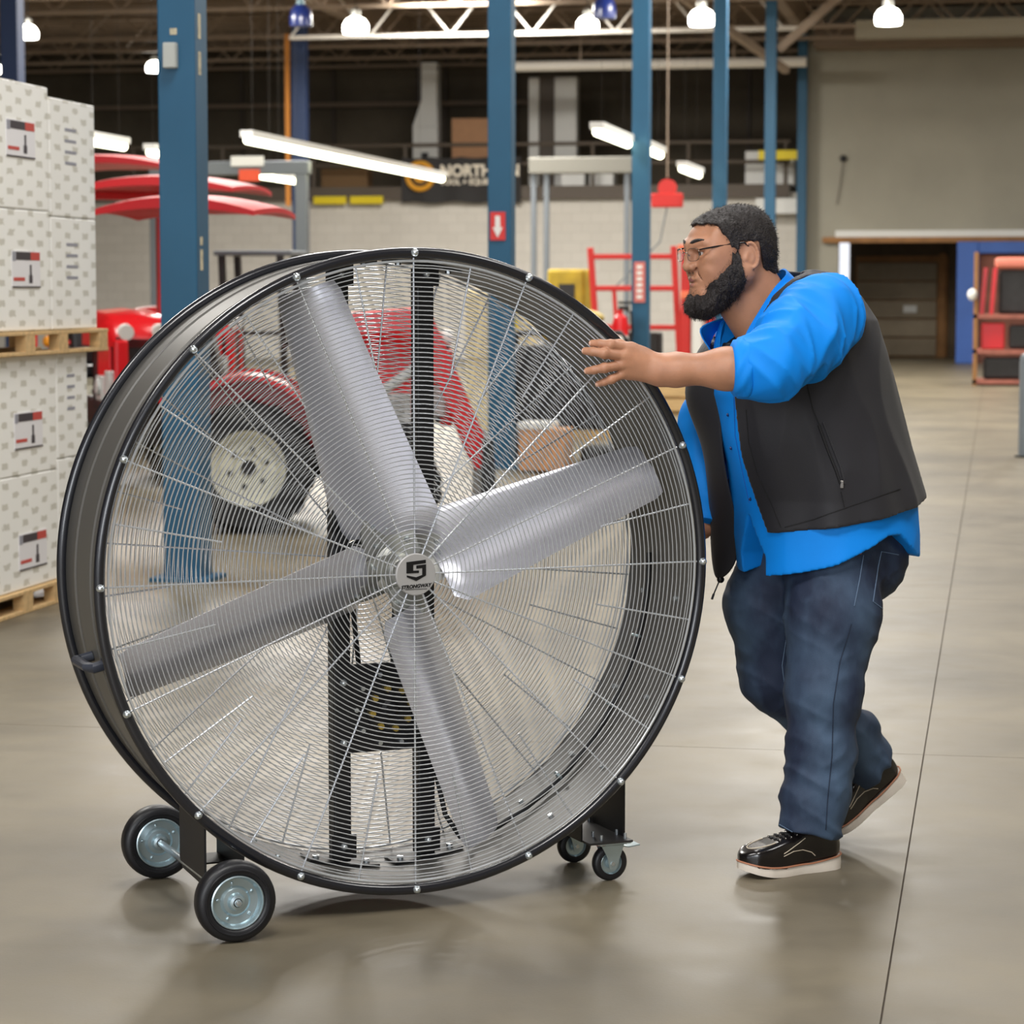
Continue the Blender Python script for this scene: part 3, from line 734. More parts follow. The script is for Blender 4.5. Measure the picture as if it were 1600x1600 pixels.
MB().box(-0.14, -0.02, -0.1, 0.1, 0.5, 1.30).build('ram', M_WHITE, hm, smooth=None, bevel=0.01)
MB().box(-0.40, 0.2, -0.15, 0.15, 0, 0.5).build('base', M_ENGINE, hm, smooth=None, bevel=0.01)
tag(MB().box(-3.55, -3.0, 34.6, 35.1, 0, 1.35).build('tool_chest', M_ENGINE, smooth=None, bevel=0.03), 'dark tool chest behind the neck of the man', 'chest')
ex = thing('fire_extinguisher', 'red fire extinguisher at the foot of the third column', 'extinguisher', (-4.05, 27.75, 0.62))
MB().lathe((0, 0, 0), (0, 0, 1), [(0.02, 0), (0.085, 0.01), (0.09, 0.06), (0.09, 0.42), (0.07, 0.50), (0.03, 0.53), (0.03, 0.58)], 20).build('cylinder', M_RED, ex)
MB().lathe((0, 0, 0.14), (0, 0, 1), [(0.0915, 0), (0.0915, 0.16)], 20).build('label_wrap', M_WHITE, ex)
hv = MB(); hv.box(-0.02, 0.10, -0.015, 0.015, 0.58, 0.62); hv.box(-0.02, 0.12, -0.015, 0.015, 0.64, 0.67); hv.build('valve_handle', M_BLACK, ex, smooth=None)
hs = MB(); hs.tube([(0.02, 0, 0.6), (0.12, 0, 0.55), (0.13, 0, 0.35), (0.11, 0, 0.15)], 0.014, 8); hs.build('hose', M_BLACK, ex)
MB().box(-0.06, 0.06, 0.08, 0.145, 0.05, 0.5).build('wall_bracket', M_BLACK, ex, smooth=None)
ym = thing('yellow_mixer', 'yellow and black machine against the wall right of the second column', 'machine', (-5.75, 34.6, 0))
MB().box(-0.26, 0.26, -0.3, 0.3, 1.05, 1.70).build('hopper', mat('machine_yellow', srgb(172, 146, 38), 0.5, var=0.2), ym, smooth=None, bevel=0.04)
MB().box(-0.10, 0.12, -0.31, -0.29, 1.2, 1.5).build('plate', M_ENGINE, ym, smooth=None)
MB().box(-0.22, 0.22, -0.28, 0.28, 0.15, 1.05).build('body', M_ENGINE, ym, smooth=None, bevel=0.03)
for s in (-1, 1): MB().cyl((s * 0.24, -0.3, 0.16), (s * 0.30, -0.3, 0.16), 0.16, n=20).build('wheel', M_RUBBER, ym)
# stock seen through the fan
M_CREAM = mat('cream_sheet', srgb(226, 214, 176), 0.6, var=0.06)
M_OLIVE = mat('olive_yellow', srgb(176, 152, 66), 0.6, var=0.25, vscale=5)
cr = thing('cream_cabinet', 'cream cabinet with yellow stickers seen through the fan top', 'cabinet', (-4.72, 24.5, 0))
MB().box(-0.32, 0.28, -0.3, 0.3, 0.0, 1.42).build('body', M_CREAM, cr, smooth=None, bevel=0.02)
MB().box(-0.30, -0.03, -0.32, -0.3, 0.75, 1.38).build('door', M_CREAM, cr, smooth=None, bevel=0.01); MB().box(0.0, 0.26, -0.32, -0.3, 0.75, 1.38).build('door', M_CREAM, cr, smooth=None, bevel=0.01)
MB().box(0.05, 0.2, -0.33, -0.32, 1.05, 1.2).build('sticker', M_YELLOW, cr, smooth=None)
sb_ = thing('bag_pallet', 'stack of olive yellow bags on a pallet seen through the right of the fan', 'bags', (-4.02, 24.2, 0))
for k in range(7):
    MB().ball((0, 0, 0.22 + k * 0.155), 0.34, 0.34, 0.095, 20, 10).build('bag', M_OLIVE, sb_)
MB().box(-0.4, 0.4, -0.4, 0.4, 0, 0.13).build('pallet', M_WOOD, sb_, smooth=None)
db = thing('black_generator', 'black wheeled generator at the foot of the second column', 'generator', (-3.55, 21.2, 0))
MB().box(-0.42, 0.40, -0.25, 0.25, 0.25, 0.95).build('housing', M_ENGINE, db, smooth=None, bevel=0.05)
for y in (-0.3, 0.3):
    gf = MB(); gf.tube([(-0.48, y, 0.1), (-0.48, y, 1.0), (-0.44, y, 1.05), (0.42, y, 1.05), (0.46, y, 1.0), (0.46, y, 0.1)], 0.02, 8); gf.build('tube_frame', M_BLACK, db)
for s in (-1, 1): MB().cyl((-0.3, s * 0.30, 0.15), (-0.3, s * 0.38, 0.15), 0.15, n=20).build('wheel', M_RUBBER, db)
cb = thing('open_carton', 'brown carton with a white lid on the floor seen through the right of the fan', 'carton', (-3.86, 20.35, 0))
cb.location = (-3.42, 19.6, 0)
MB().box(-0.20, 0.16, -0.2, 0.2, 0.02, 0.34).build('box', M_CARD, cb, smooth=None, bevel=0.005)
MB().box(-0.21, 0.05, -0.21, 0.21, 0.34, 0.39).build('lid', M_WHITE, cb, smooth=None, bevel=0.005)
tag(MB().box(-3.16, -2.90, 19.5, 19.9, 0, 0.20).build('black_case', M_BLACK, smooth=None, bevel=0.03), 'small black case on the floor right of the brown carton', 'case')
pw = thing('wooden_crate', 'low wooden crate behind the forearm of the man', 'crate', (-3.55, 29.2, 0))
for k in range(3): MB().box(-0.45, 0.45, -0.3, -0.27, 0.05 + k * 0.16, 0.18 + k * 0.16).build('slat', M_WOOD, pw, smooth=None); 
MB().box(-0.45, 0.45, -0.27, 0.3, 0.0, 0.5).build('body', M_WOOD, pw, smooth=None)

# parts cart at the right edge
ct = thing('parts_cart', 'timber parts cart with red machinery at the right edge', 'cart', (-0.36, 38.7, 0))
for x in (0.0, 1.15): 
    for y in (0.0, 0.8): MB().box(x, x + 0.06, y, y + 0.06, 0, 1.25 if y else 1.98).build('upright', M_BROWNWOOD, ct, smooth=None)
for z in (0.03, 0.48, 1.0): MB().box(0, 1.21, 0, 0.86, z, z + 0.06).build('shelf', mat('shelf_rust', srgb(160, 98, 84), 0.7, var=0.2), ct, smooth=None)
MB().box(0.12, 0.46, 0.1, 0.5, 0.541, 0.93).build('red_case', M_RED, ct, smooth=None, bevel=0.02)
MB().box(0.52, 1.05, 0.1, 0.6, 0.541, 0.90).build('black_engine', M_ENGINE, ct, smooth=None, bevel=0.05)
MB().box(0.36, 1.1, 0.2, 0.7, 1.061, 1.72).build('black_engine', M_ENGINE, ct, smooth=None, bevel=0.05)
MB().box(0.15, 1.1, 0.1, 0.6, 0.091, 0.42).build('black_engine', M_ENGINE, ct, smooth=None, bevel=0.05)
for x in (0.12, 0.26): MB().bar((x, 0.15, 1.06), (x + 0.05, 0.15, 1.75), 0.06, 0.06).build('red_handle', M_RED, ct, smooth=None)
MB().box(0.30, 1.15, 0.12, 0.5, 1.74, 1.90).build('red_tank', mat('tank_salmon', srgb(220, 130, 110), 0.4), ct, smooth=None, bevel=0.05)
MB().ball((-0.02, -0.03, 1.35), 0.07, 0.05, 0.09, 12, 8).build('hanging_roll', M_WHITE, ct)
bo = thing('grey_bollard', 'slim grey bollard at the right edge of the floor', 'bollard', (0.245, 22.1, 0))
MB().lathe((0, 0, 0), (0, 0, 1), [(0.06, 0), (0.06, 0.80), (0.05, 0.86), (0.02, 0.88)], 20).build('post', mat('bollard_grey', srgb(120, 128, 134), 0.5), bo)
MB().cyl((0, 0, 0), (0, 0, 0.015), 0.09, n=20).build('foot', M_ENGINE, bo)
ud = thing('wall_fitting', 'small dark hook with a hanging cord high on the grey wall', 'hook', (-3.06, 51.45, 4.02))
MB().ball((0, 0, 0), 0.07, 0.05, 0.07, 10, 8).build('hook_body', M_BLACK, ud)
MB().tube([(0, 0, -0.05), (-0.05, 0, -0.5), (-0.12, 0, -0.9)], 0.01, 6).build('cord', M_BEAM, ud)
rb = thing('overhead_reel', 'red hose reel hanging left of the fourth column', 'reel', (-4.62, 36.2, 3.0))
MB().cyl((0, -0.05, -0.15), (0, 0.05, -0.15), 0.13, n=20).build('drum', M_REDSTEEL, rb)
MB().box(-0.22, 0.22, -0.07, 0.07, -0.42, -0.22).build('housing', M_REDSTEEL, rb, smooth=None, bevel=0.02)
MB().tube([(0, 0, -0.4), (-0.1, 0, -0.9), (-0.8, 0, -1.6)], 0.012, 6).build('hose', M_GREYSTEEL, rb)
MB().cyl((0, 0, 0), (0, 0, 3.9), 0.012, n=6).build('drop_rod', M_JOIST, rb)
# ------------------------------------------------------------------ the drum fan
FAN_LOC = Vector((-1.278, 5.571, 0)); FAN_RZ = R(33.18)
fan = thing('drum_fan', 'huge black drum fan with chrome wire guard standing on two wheels and casters', 'fan', FAN_LOC, FAN_RZ)
CZ = 0.768; RR = 0.7176; DD = 0.36
M_DRUM = mat('drum_satin_black', srgb(86, 84, 80), 0.42, var=0.05, vscale=3, spec=0.6)
M_RINGP = mat('ring_gloss_black', srgb(30, 31, 36), 0.25, coat=0.5)
M_WIRE = mat('zinc_wire', srgb(222, 226, 230), 0.24, metal=0.66)
M_BOLT = mat('zinc_bolt', srgb(214, 222, 226), 0.22, metal=0.85)
M_BLADE = mat('blade_aluminium', srgb(222, 222, 231), 0.30, metal=0.62, var=0.04, vscale=3, bump=0.02, bscale=300)
M_ZINC = mat('zinc_rim', srgb(190, 208, 214), 0.3, metal=0.8, var=0.08, vscale=14)
M_TIRE = mat('caster_rubber', srgb(26, 26, 29), 0.42, bump=0.03, bscale=200)
M_POST = mat('frame_black', srgb(16, 16, 19), 0.45)
M_BRACKET = mat('bracket_black', srgb(40, 38, 38), 0.5)
M_BRASS = mat('brass_bolt', srgb(226, 196, 96), 0.3, metal=0.8)
def pol(r, deg, y): # clockwise from the top, seen from the front
    return (r * math.sin(R(deg)), y, CZ + r * math.cos(R(deg)))

b = MB()
prof = [(0.706, 0.0), (0.711, 0.006), (0.711, 0.10), (0.7145, 0.104), (0.7145, 0.112), (0.711, 0.116), (0.711, 0.245), (0.7145, 0.249), (0.7145, 0.257), (0.711, 0.261), (0.711, DD - 0.006), (0.706, DD),
        (0.7055, DD - 0.004), (0.7055, 0.004)]
b.lathe((0, 0, CZ), (0, 1, 0), prof, 128, close=True)
b.build('drum_shell', M_DRUM, fan, smooth=40)
MB().ring((0, 0, CZ), (0, 1, 0), RR, 0.0125, 160, 14).build('front_ring', M_RINGP, fan)
MB().ring((0, DD, CZ), (0, 1, 0), RR, 0.0125, 160, 14).build('rear_ring', M_RINGP, fan)
# guards: an outer hoop carrying single wires and spokes
RADII = [0.060 + 0.0104 * k for k in range(61)] + [0.690]
def guard(name, y, phase, seg=96):
    g = MB().ring((0, y, CZ), (0, 1, 0), 0.699, 0.0030, 128, 6).build(name, M_WIRE, fan)
    for r in RADII:
        MB().ring((0, y, CZ), (0, 1, 0), r, 0.00125 if y < 0.1 else 0.0011, seg, 6).build('guard_wire', M_WIRE, g)
    sy = y + (0.004 if y < 0.1 else -0.004)
    for k in range(16):
        a = phase + 22.5 * k
        MB().cyl(pol(0.045, a, sy), pol(0.712, a, sy), 0.0022, n=6).build('long_spoke', M_WIRE, g)
        MB().cyl(pol(0.470 if k % 2 else 0.455, a + 11.25, sy), pol(0.700, a + 11.25, sy), 0.0022, n=6).build('short_spoke', M_WIRE, g)
    return g
fg = guard('front_guard', -0.006, 0.0)
rg = guard('rear_guard', DD + 0.006, 5.5)
MB().lathe((0, DD + 0.004, CZ), (0, 1, 0), [(0.005, 0), (0.047, 0), (0.047, 0.006), (0.005, 0.006)], 32).build('rear_cap', M_ALU, rg)
# ring bolts with clip washers
bolt = MB(); bolt.lathe((0, 0, 0), (0, 1, 0), [(0.0005, -0.009), (0.004, -0.0085), (0.0065, -0.006), (0.0085, -0.002), (0.0092, 0.0), (0.0092, 0.004)], 12)
bolt_mesh = bolt.mesh('ring_bolt', 50); bolt_mesh.materials.append(M_BOLT)
for k in range(16):
    for y, s in ((-0.0125, 1), (DD + 0.0125, -1)):
        o = bpy.data.objects.new('ring_bolt', bolt_mesh); COL.objects.link(o); o.parent = fan
        o.location = pol(RR, 22.5 * k + (0 if s > 0 else 5.5), y); 
        if s < 0: o.rotation_euler = (0, 0, PI)
# badge
M_BADGE = mat('badge_face', srgb(176, 174, 172), 0.45, metal=0.3)
bd = MB(); bd.lathe((0, -0.012, CZ), (0, 1, 0), [(0.002, 0), (0.0455, 0), (0.0475, 0.002), (0.0475, 0.008), (0.002, 0.008)], 48)
badge = bd.build('badge', M_BADGE, fan)
M_INK = mat('badge_ink', srgb(14, 14, 16), 0.4)
s = 0.0235
def sp(pts): return [(x * s, CZ + 0.0085 + z * s) for x, z in pts]
ink = MB()
ink.prism(sp([(-0.98, 0.86), (0.98, 1.02), (0.98, 0.70), (-0.30, 0.58), (-0.30, 0.02), (0.28, 0.02), (0.28, 0.28), (0.02, 0.28), (0.02, 0.50), (1.0, 0.58), (1.0, -0.45), (0.70, -0.55), (0.70, 0.30), (0.52, 0.30), (0.52, -0.22), (-0.62, -0.22), (-0.62, 0.60), (-0.98, 0.60)][:6] + [(0.28, -0.22), (-0.98, -0.22)]), -0.0132, -0.012)
ink.build('emblem_upper_stroke', M_INK, badge, smooth=None)
ink = MB(); ink.prism(sp([(0.02, 0.50), (1.0, 0.58), (1.0, -0.48), (0.0, -0.98), (-0.95, -0.58), (-0.95, -0.40), (0.0, -0.62), (0.62, -0.42), (0.62, 0.24), (0.02, 0.20)]), -0.0132, -0.012)
ink.build('emblem_lower_stroke', M_INK, badge, smooth=None)
text_mesh('badge_lettering', 'STRONGWAY', 0.0112, M_INK, badge, Matrix.Translation((-0.0005, -0.0128, CZ - 0.030)) @ RX @ Matrix.Rotation(R(3), 4, 'Z'), ext=0.0003, bold=0.0004, shear=0.25, align='CENTER', xscale=1.0)
MB().box(-0.026, 0.026, -0.0132, -0.012, CZ - 0.0335, CZ - 0.0325).build('lettering_rule', M_INK, badge, smooth=None)

# blades on their hub
def blade_mesh():
    mb = MB(); rr = []
    n = 15
    for i in range(26):
        q = i / 25.0
        r = 0.085 + (0.674 - 0.085) * q
        beta = R(42 - 17 * q)
        cp = 0.205 - 0.078 * q
        c = cp / math.cos(beta)
        if i == 25: c *= 0.90
        if i == 0: c *= 0.8
        up = []; lo = []
        for j in range(n):
            t = -0.5 + j / (n - 1.0)
            camb = 0.17 * c * (1 - abs(2 * t - 0.25) ** 1.7)
            tx = t * c * math.cos(beta) - camb * math.sin(beta) * 0.5
            y = -t * c * math.sin(beta) - camb * math.cos(beta)
            x = tx + 0.012 * (1 - q)
            up.append((x, y, r)); lo.append((x, y + 0.0025, r))
        rr.append(up + lo[::-1])
    mb.loft(rr)
    return mb.mesh('fan_blade', 40)
bm_ = blade_mesh(); bm_.materials.append(M_BLADE)
rt = MB(); rr = []
for i in range(9):
    q = i / 8.0; r = 0.03 + 0.115 * q; beta = R(40 - 4 * q); w = 0.065 * math.sqrt(max(0.0, 1 - (max(0, q - 0.35) / 0.68) ** 2))
    ring_ = []
    for t, dy in ((-1, 0), (-0.5, -0.008), (0, -0.010), (0.5, -0.008), (1, 0), (1, 0.012), (-1, 0.012)):
        ring_.append((t * w * math.cos(beta), -t * w * math.sin(beta) + dy - 0.012, r))
    rr.append(ring_)
rt.loft(rr); root_mesh = rt.mesh('blade_root', 40); root_mesh.materials.append(M_ALU)
rb_ = MB()
rb_.lathe((0, 0, 0), (0, 1, 0), [(0.0005, -0.006), (0.005, -0.005), (0.006, 0.0), (0.006, 0.012)], 8)
rootbolt = rb_.mesh('root_bolt', 50); rootbolt.materials.append(M_BOLT)
HY = 0.115
for k in range(4):
    ang = -18.3 + 90 * k
    o = bpy.data.objects.new('fan_blade', bm_); COL.objects.link(o); o.parent = fan
    o.location = (0, HY, CZ); o.rotation_euler = (0, R(ang), 0)
    p = bpy.data.objects.new('blade_root', root_mesh); COL.objects.link(p); p.parent = o
    for (bx, bz) in ((-0.03, 0.065), (0.03, 0.065), (0.0, 0.10), (-0.025, 0.11), (0.025, 0.11)):
        q = bpy.data.objects.new('root_bolt', rootbolt); COL.objects.link(q); q.parent = o
        q.location = (bx, -0.024 - bx * 0.82, bz)
hb = MB(); hb.lathe((0, HY, CZ), (0, 1, 0), [(0.002, -0.05), (0.028, -0.05), (0.034, -0.045), (0.045, -0.02), (0.06, -0.012), (0.06, 0.015), (0.03, 0.03), (0.03, 0.06), (0.002, 0.06)], 28)
hb.build('hub', M_ALU, fan)
MB().cyl((0, 0.06, CZ), (0, 0.33, CZ), 0.016, n=16).build('shaft', M_BOLT, fan)
# support posts with feet
for sx in (-1, 1):
    po = MB().box(sx * 0.104 - 0.021, sx * 0.104 + 0.021, 0.20, 0.245, 0.078, 1.455).build('support_post', M_POST, fan, smooth=None, bevel=0.004)
    for top in (0, 1):
        f = MB()
        rows = []
        for k in range(7):
            x = sx * 0.104 - 0.085 + 0.17 * k / 6
            zz = math.sqrt(0.7045 ** 2 - x * x)
            z = CZ + (zz if top else -zz); h = -0.006 if top else 0.006
            rows.append([(x, 0.185, z), (x, 0.262, z), (x, 0.262, z + h), (x, 0.185, z + h)])
        f.loft(rows); z = 1.412 if top else 0.088
        f.box(sx * 0.104 - 0.03, sx * 0.104 + 0.03, 0.192, 0.20, z, z + 0.055)
        f.build('post_foot', M_POST, po, smooth=None)
        zz = math.sqrt(0.698 ** 2 - 0.104 ** 2)
        for bx in (-0.062, 0.062):
            x = sx * 0.104 + bx; z2 = CZ + (1 if top else -1) * math.sqrt(0.697 ** 2 - x * x)
            o = MB().cyl((x, 0.215, z2 - 0.004), (x, 0.215, z2 + 0.006), 0.008, n=8).build('foot_bolt', M_BOLT, po)
        o = bpy.data.objects.new('foot_bolt', bolt_mesh); COL.objects.link(o); o.parent = po; o.location = (sx * 0.104, 0.191, z + 0.028)
cb_ = MB(); cb_.box(-0.125, 0.125, 0.20, 0.245, CZ - 0.035, CZ - 0.005); cb_.box(-0.05, 0.05, 0.17, 0.30, CZ - 0.03, CZ + 0.045)
cb_.build('bearing_block', M_POST, fan, smooth=None, bevel=0.006)
cb_ = MB(); cb_.box(-0.125, 0.125, 0.20, 0.245, CZ + 0.075, CZ + 0.105); cb_.build('cross_bar', M_POST, fan, smooth=None, bevel=0.004)
# motor on its plate, pulleys and belt
mp = MB().box(-0.125, 0.125, 0.190, 0.199, 0.335, 0.542).build('motor_plate', M_POST, fan, smooth=None, bevel=0.002)
MZ = 0.435
m_ = MB(); m_.lathe((0.01, 0.20, MZ), (0, 1, 0), [(0.002, 0), (0.085, 0.0), (0.085, 0.125), (0.06, 0.14), (0.002, 0.14)], 28); m_.build('motor', M_POST, fan)
fl_ = MB(); fl_.lathe((0.01, 0.178, MZ), (0, 1, 0), [(0.002, 0), (0.014, 0.0), (0.018, 0.004), (0.022, 0.008), (0.06, 0.008), (0.062, 0.013), (0.002, 0.013)], 28); fl_.build('motor_flange', M_POST, fan)
for k in range(8):
    a = 2 * PI * k / 8 + 0.2; x, z = 0.01 + 0.048 * math.cos(a), MZ + 0.048 * math.sin(a)
    MB().cyl((x, 0.176, z), (x, 0.187, z), 0.0075, n=8).build('brass_stud', M_BRASS, mp)
for k in range(10):
    a = 2 * PI * k / 10; x, z = 0.01 + 0.084 * math.cos(a), MZ + 0.084 * math.sin(a)
    MB().cyl((x, 0.184, z), (x, 0.191, z), 0.0055, n=8).build('plate_bolt', M_BOLT, mp)
for x in (-0.104, 0.104):
    for z in (0.36, 0.50):
        o = bpy.data.objects.new('plate_bolt', bolt_mesh); COL.objects.link(o); o.parent = mp; o.location = (x, 0.189, z)
MB().lathe((0, 0.27, CZ), (0, 1, 0), [(0.01, 0), (0.062, 0), (0.056, 0.012), (0.062, 0.024), (0.01, 0.024)], 28).build('shaft_pulley', M_POST, fan)
bt = MB(); pts = []
for k in range(13): a = R(-10 + 200 * k / 12); pts.append((0.060 * math.cos(a), 0.282, CZ + 0.060 * math.sin(a)))
for k in range(13): a = R(190 + 160 * k / 12); pts.append((0.01 + 0.036 * math.cos(a), 0.282, MZ + 0.036 * math.sin(a)))
bt.tube(pts, 0.0065, 6, closed=True); bt.build('drive_belt', M_RUBBER, fan)
# power cable clipped inside the drum
pts = [(0.10, 0.24, 0.35), (0.125, 0.21, 0.31), (0.135, 0.21, 0.25), (0.150, 0.20, 0.17), (0.185, 0.19, 0.115)]
pts += [pol(0.694, a, 0.19 + 0.0006 * (160 - a)) for a in range(162, 85, -6)]
cbl = MB().tube(pts, 0.0065, 8).build('power_cable', M_RUBBER, fan)
for a in (157, 140, 122, 107):
    p0 = Vector(pol(0.686, a, 0.19 + 0.0006 * (160 - a)))
    MB().ring(p0 + Vector((0, 0, 0)) * 0, (math.cos(R(a)), 0, -math.sin(R(a))), 0.009, 0.004, 12, 6).build('cable_clip', M_ZINC, cbl)
# drum inside bolts
for a in (98, 118, 134, 148, 205, 222, 240):
    for y in (0.09, 0.27):
        o = MB().cyl(pol(0.699, a, y), pol(0.706, a, y), 0.0065, n=8).build('shell_bolt', M_BOLT, fan)
# cord hook on the left of the drum
hk = MB()
hk.tube([pol(0.712, 256, 0.05), pol(0.742, 256, 0.05), pol(0.752, 256.3, 0.065), pol(0.752, 256.3, 0.17), pol(0.742, 256, 0.185), pol(0.712, 256, 0.185)], 0.012, 10)
hook = hk.build('cord_hook', mat('hook_plastic', srgb(52, 56, 66), 0.4), fan)
MB().cyl(pol(0.708, 256, 0.045), pol(0.722, 256, 0.045), 0.018, n=16).build('hook_base', mat('hook_plastic', srgb(52, 56, 66), 0.4), hook)
# rear axle, brackets and wheels
AX = -0.455; AZ = 0.0885
MB().cyl((AX, -0.135, AZ), (AX, 0.565, AZ), 0.0085, n=14).build('axle', M_BOLT, fan)
def plate_yz(x0, x1, poly):
    m = MB(); n = len(poly)
    vs = [(x0, y, z) for y, z in poly] + [(x1, y, z) for y, z in poly]
    fs = [tuple(range(n)), tuple(range(2 * n - 1, n - 1, -1))] + [((i + 1) % n, i, n + i, n + (i + 1) % n) for i in range(n)]
    return m.add(vs, fs)
wb = plate_yz(-0.463, -0.458, [(0.105, 0.072), (0.29, 0.078), (0.315, 0.095), (0.315, 0.222), (0.105, 0.222)]).build('wheel_bracket', M_BRACKET, fan, smooth=None)
plate_yz(-0.375, -0.370, [(0.105, 0.10), (0.315, 0.10), (0.315, 0.157), (0.105, 0.157)]).build('bracket_side', M_BRACKET, wb, smooth=None)
MB().box(-0.458, -0.375, 0.215, 0.315, 0.098, 0.102).build('bracket_web', M_BRACKET, wb, smooth=None)
def big_wheel(yc, label):
    w = MB(); r = 0.0885; h = 0.026
    w.lathe((AX, yc, AZ), (0, 1, 0), [(0.058, -h * 0.8), (0.066, -h), (0.080, -h * 0.96), (0.0865, -h * 0.7), (0.0885, -h * 0.25), (0.0885, h * 0.25), (0.0865, h * 0.7), (0.080, h * 0.96), (0.066, h), (0.058, h * 0.8)], 56, close=True)
    wo = w.build('wheel', M_TIRE, fan, smooth=60)
    MB().ring((AX, yc - h * 0.98, AZ), (0, 1, 0), 0.071, 0.0025, 56, 6).build('sidewall_bead', M_TIRE, wo)
    rm = MB()
    rm.lathe((AX, yc, AZ), (0, 1, 0), [(0.059, -h * 0.9), (0.0565, -h * 0.95), (0.054, -h * 0.8), (0.050, -0.006), (0.034, -0.004), (0.028, -0.010), (0.020, -0.011), (0.016, -0.022), (0.010, -0.024), (0.010, 0.024), (0.016, 0.022), (0.020, 0.011), (0.028, 0.010), (0.034, 0.004), (0.050, 0.006), (0.054, h * 0.8), (0.0565, h * 0.95), (0.059, h * 0.9)], 48, close=True)
    rm.build('rim', M_ZINC, wo, smooth=30)
    for k in range(5):
        a = 2 * PI * k / 5 + 0.5; x, z = AX + 0.041 * math.cos(a), AZ + 0.041 * math.sin(a)
        MB().ball((x, yc - 0.006, z), 0.004, 0.003, 0.004, 8, 6).build('rivet', M_ZINC, wo)
    MB().lathe((AX, yc - 0.034, AZ), (0, 1, 0), [(0.001, 0), (0.006, 0.001), (0.008, 0.004), (0.008, 0.012)], 12).build('axle_cap', M_BOLT, wo)
    return wo
big_wheel(-0.1075, ''); big_wheel(0.542, '')
# caster bracket and casters
cbk = plate_yz(0.568, 0.573, [(0.105, 0.098), (0.315, 0.098), (0.315, 0.337), (0.105, 0.337)]).build('caster_bracket', M_POST, fan, smooth=None)
MB().box(0.46, 0.573, 0.06, 0.36, 0.098, 0.103).build('bracket_flange', M_BRACKET, cbk, smooth=None)
plate_yz(0.458, 0.462, [(0.105, 0.098), (0.315, 0.098), (0.315, 0.221), (0.105, 0.221)]).build('bracket_side', M_POST, cbk, smooth=None)
def caster(yc):
    c = MB(); r = 0.0435; x = 0.532; xs = x - 0.0; h = 0.0125
    c.lathe((x, yc, r), (0, 1, 0), [(0.027, -h), (0.036, -h), (0.042, -h * 0.7), (0.0435, -h * 0.2), (0.0435, h * 0.2), (0.042, h * 0.7), (0.036, h), (0.027, h)], 40, close=True)
    co = c.build('caster', M_TIRE, fan, smooth=60)
    rm = MB(); rm.lathe((x, yc, r), (0, 1, 0), [(0.028, -h * 0.9), (0.0265, -h), (0.024, -h * 0.5), (0.012, -h * 0.45), (0.006, -h * 1.2), (0.006, h * 1.2), (0.012, h * 0.45), (0.024, h * 0.5), (0.0265, h), (0.028, h * 0.9)], 32, close=True)
    rm.build('rim', M_ZINC, co, smooth=30)
    MB().cyl((x, yc - 0.022, r), (x, yc + 0.022, r), 0.005, n=10).build('axle_bolt', M_BOLT, co)
    fk = MB()
    for s_ in (-1, 1):
        fk.prism([(x - 0.030, 0.090), (x + 0.030, 0.090), (x + 0.022, 0.065), (x + 0.009, 0.030), (x - 0.007, 0.030), (x - 0.014, 0.06)], yc + s_ * 0.0185 - 0.001, yc + s_ * 0.0185 + 0.001)
    fk.box(x - 0.030, x + 0.030, yc - 0.0195, yc + 0.0195, 0.087, 0.090)
    fk.build('fork', M_ZINC, co, smooth=None)
    MB().box(x - 0.045, x + 0.042, yc - 0.035, yc + 0.035, 0.093, 0.097).build('top_plate', M_ZINC, co, smooth=None)
    MB().cyl((x - 0.01, yc, 0.089), (x - 0.01, yc, 0.093), 0.024, n=20).build('swivel_race', M_ZINC, co)
    MB().box(x - 0.04, x + 0.0, yc - 0.022, yc + 0.022, 0.0895, 0.0915).build('red_seal', M_SIGNRED, co, smooth=None)
    lv = MB(); lv.loft([[(x + 0.0, yc - 0.02, 0.088), (x + 0.0, yc + 0.02, 0.088), (x + 0.0, yc + 0.02, 0.091), (x + 0.0, yc - 0.02, 0.091)],
                        [(x + 0.045, yc - 0.014, 0.078), (x + 0.045, yc + 0.014, 0.078), (x + 0.045, yc + 0.014, 0.081), (x + 0.045, yc - 0.014, 0.081)],
                        [(x + 0.072, yc - 0.018, 0.082), (x + 0.072, yc + 0.018, 0.082), (x + 0.072, yc + 0.018, 0.085), (x + 0.072, yc - 0.018, 0.085)]])
    lv.build('brake_lever', M_ZINC, co, smooth=None)
    for (bx, by) in ((-0.032, -0.024), (-0.032, 0.024), (0.03, -0.024), (0.03, 0.024)):
        MB().cyl((x + bx, yc + by, 0.09), (x + bx, yc + by, 0.116), 0.0042, n=8).build('mount_bolt', M_BOLT, co)
    return co
caster(0.105); caster(0.3135)
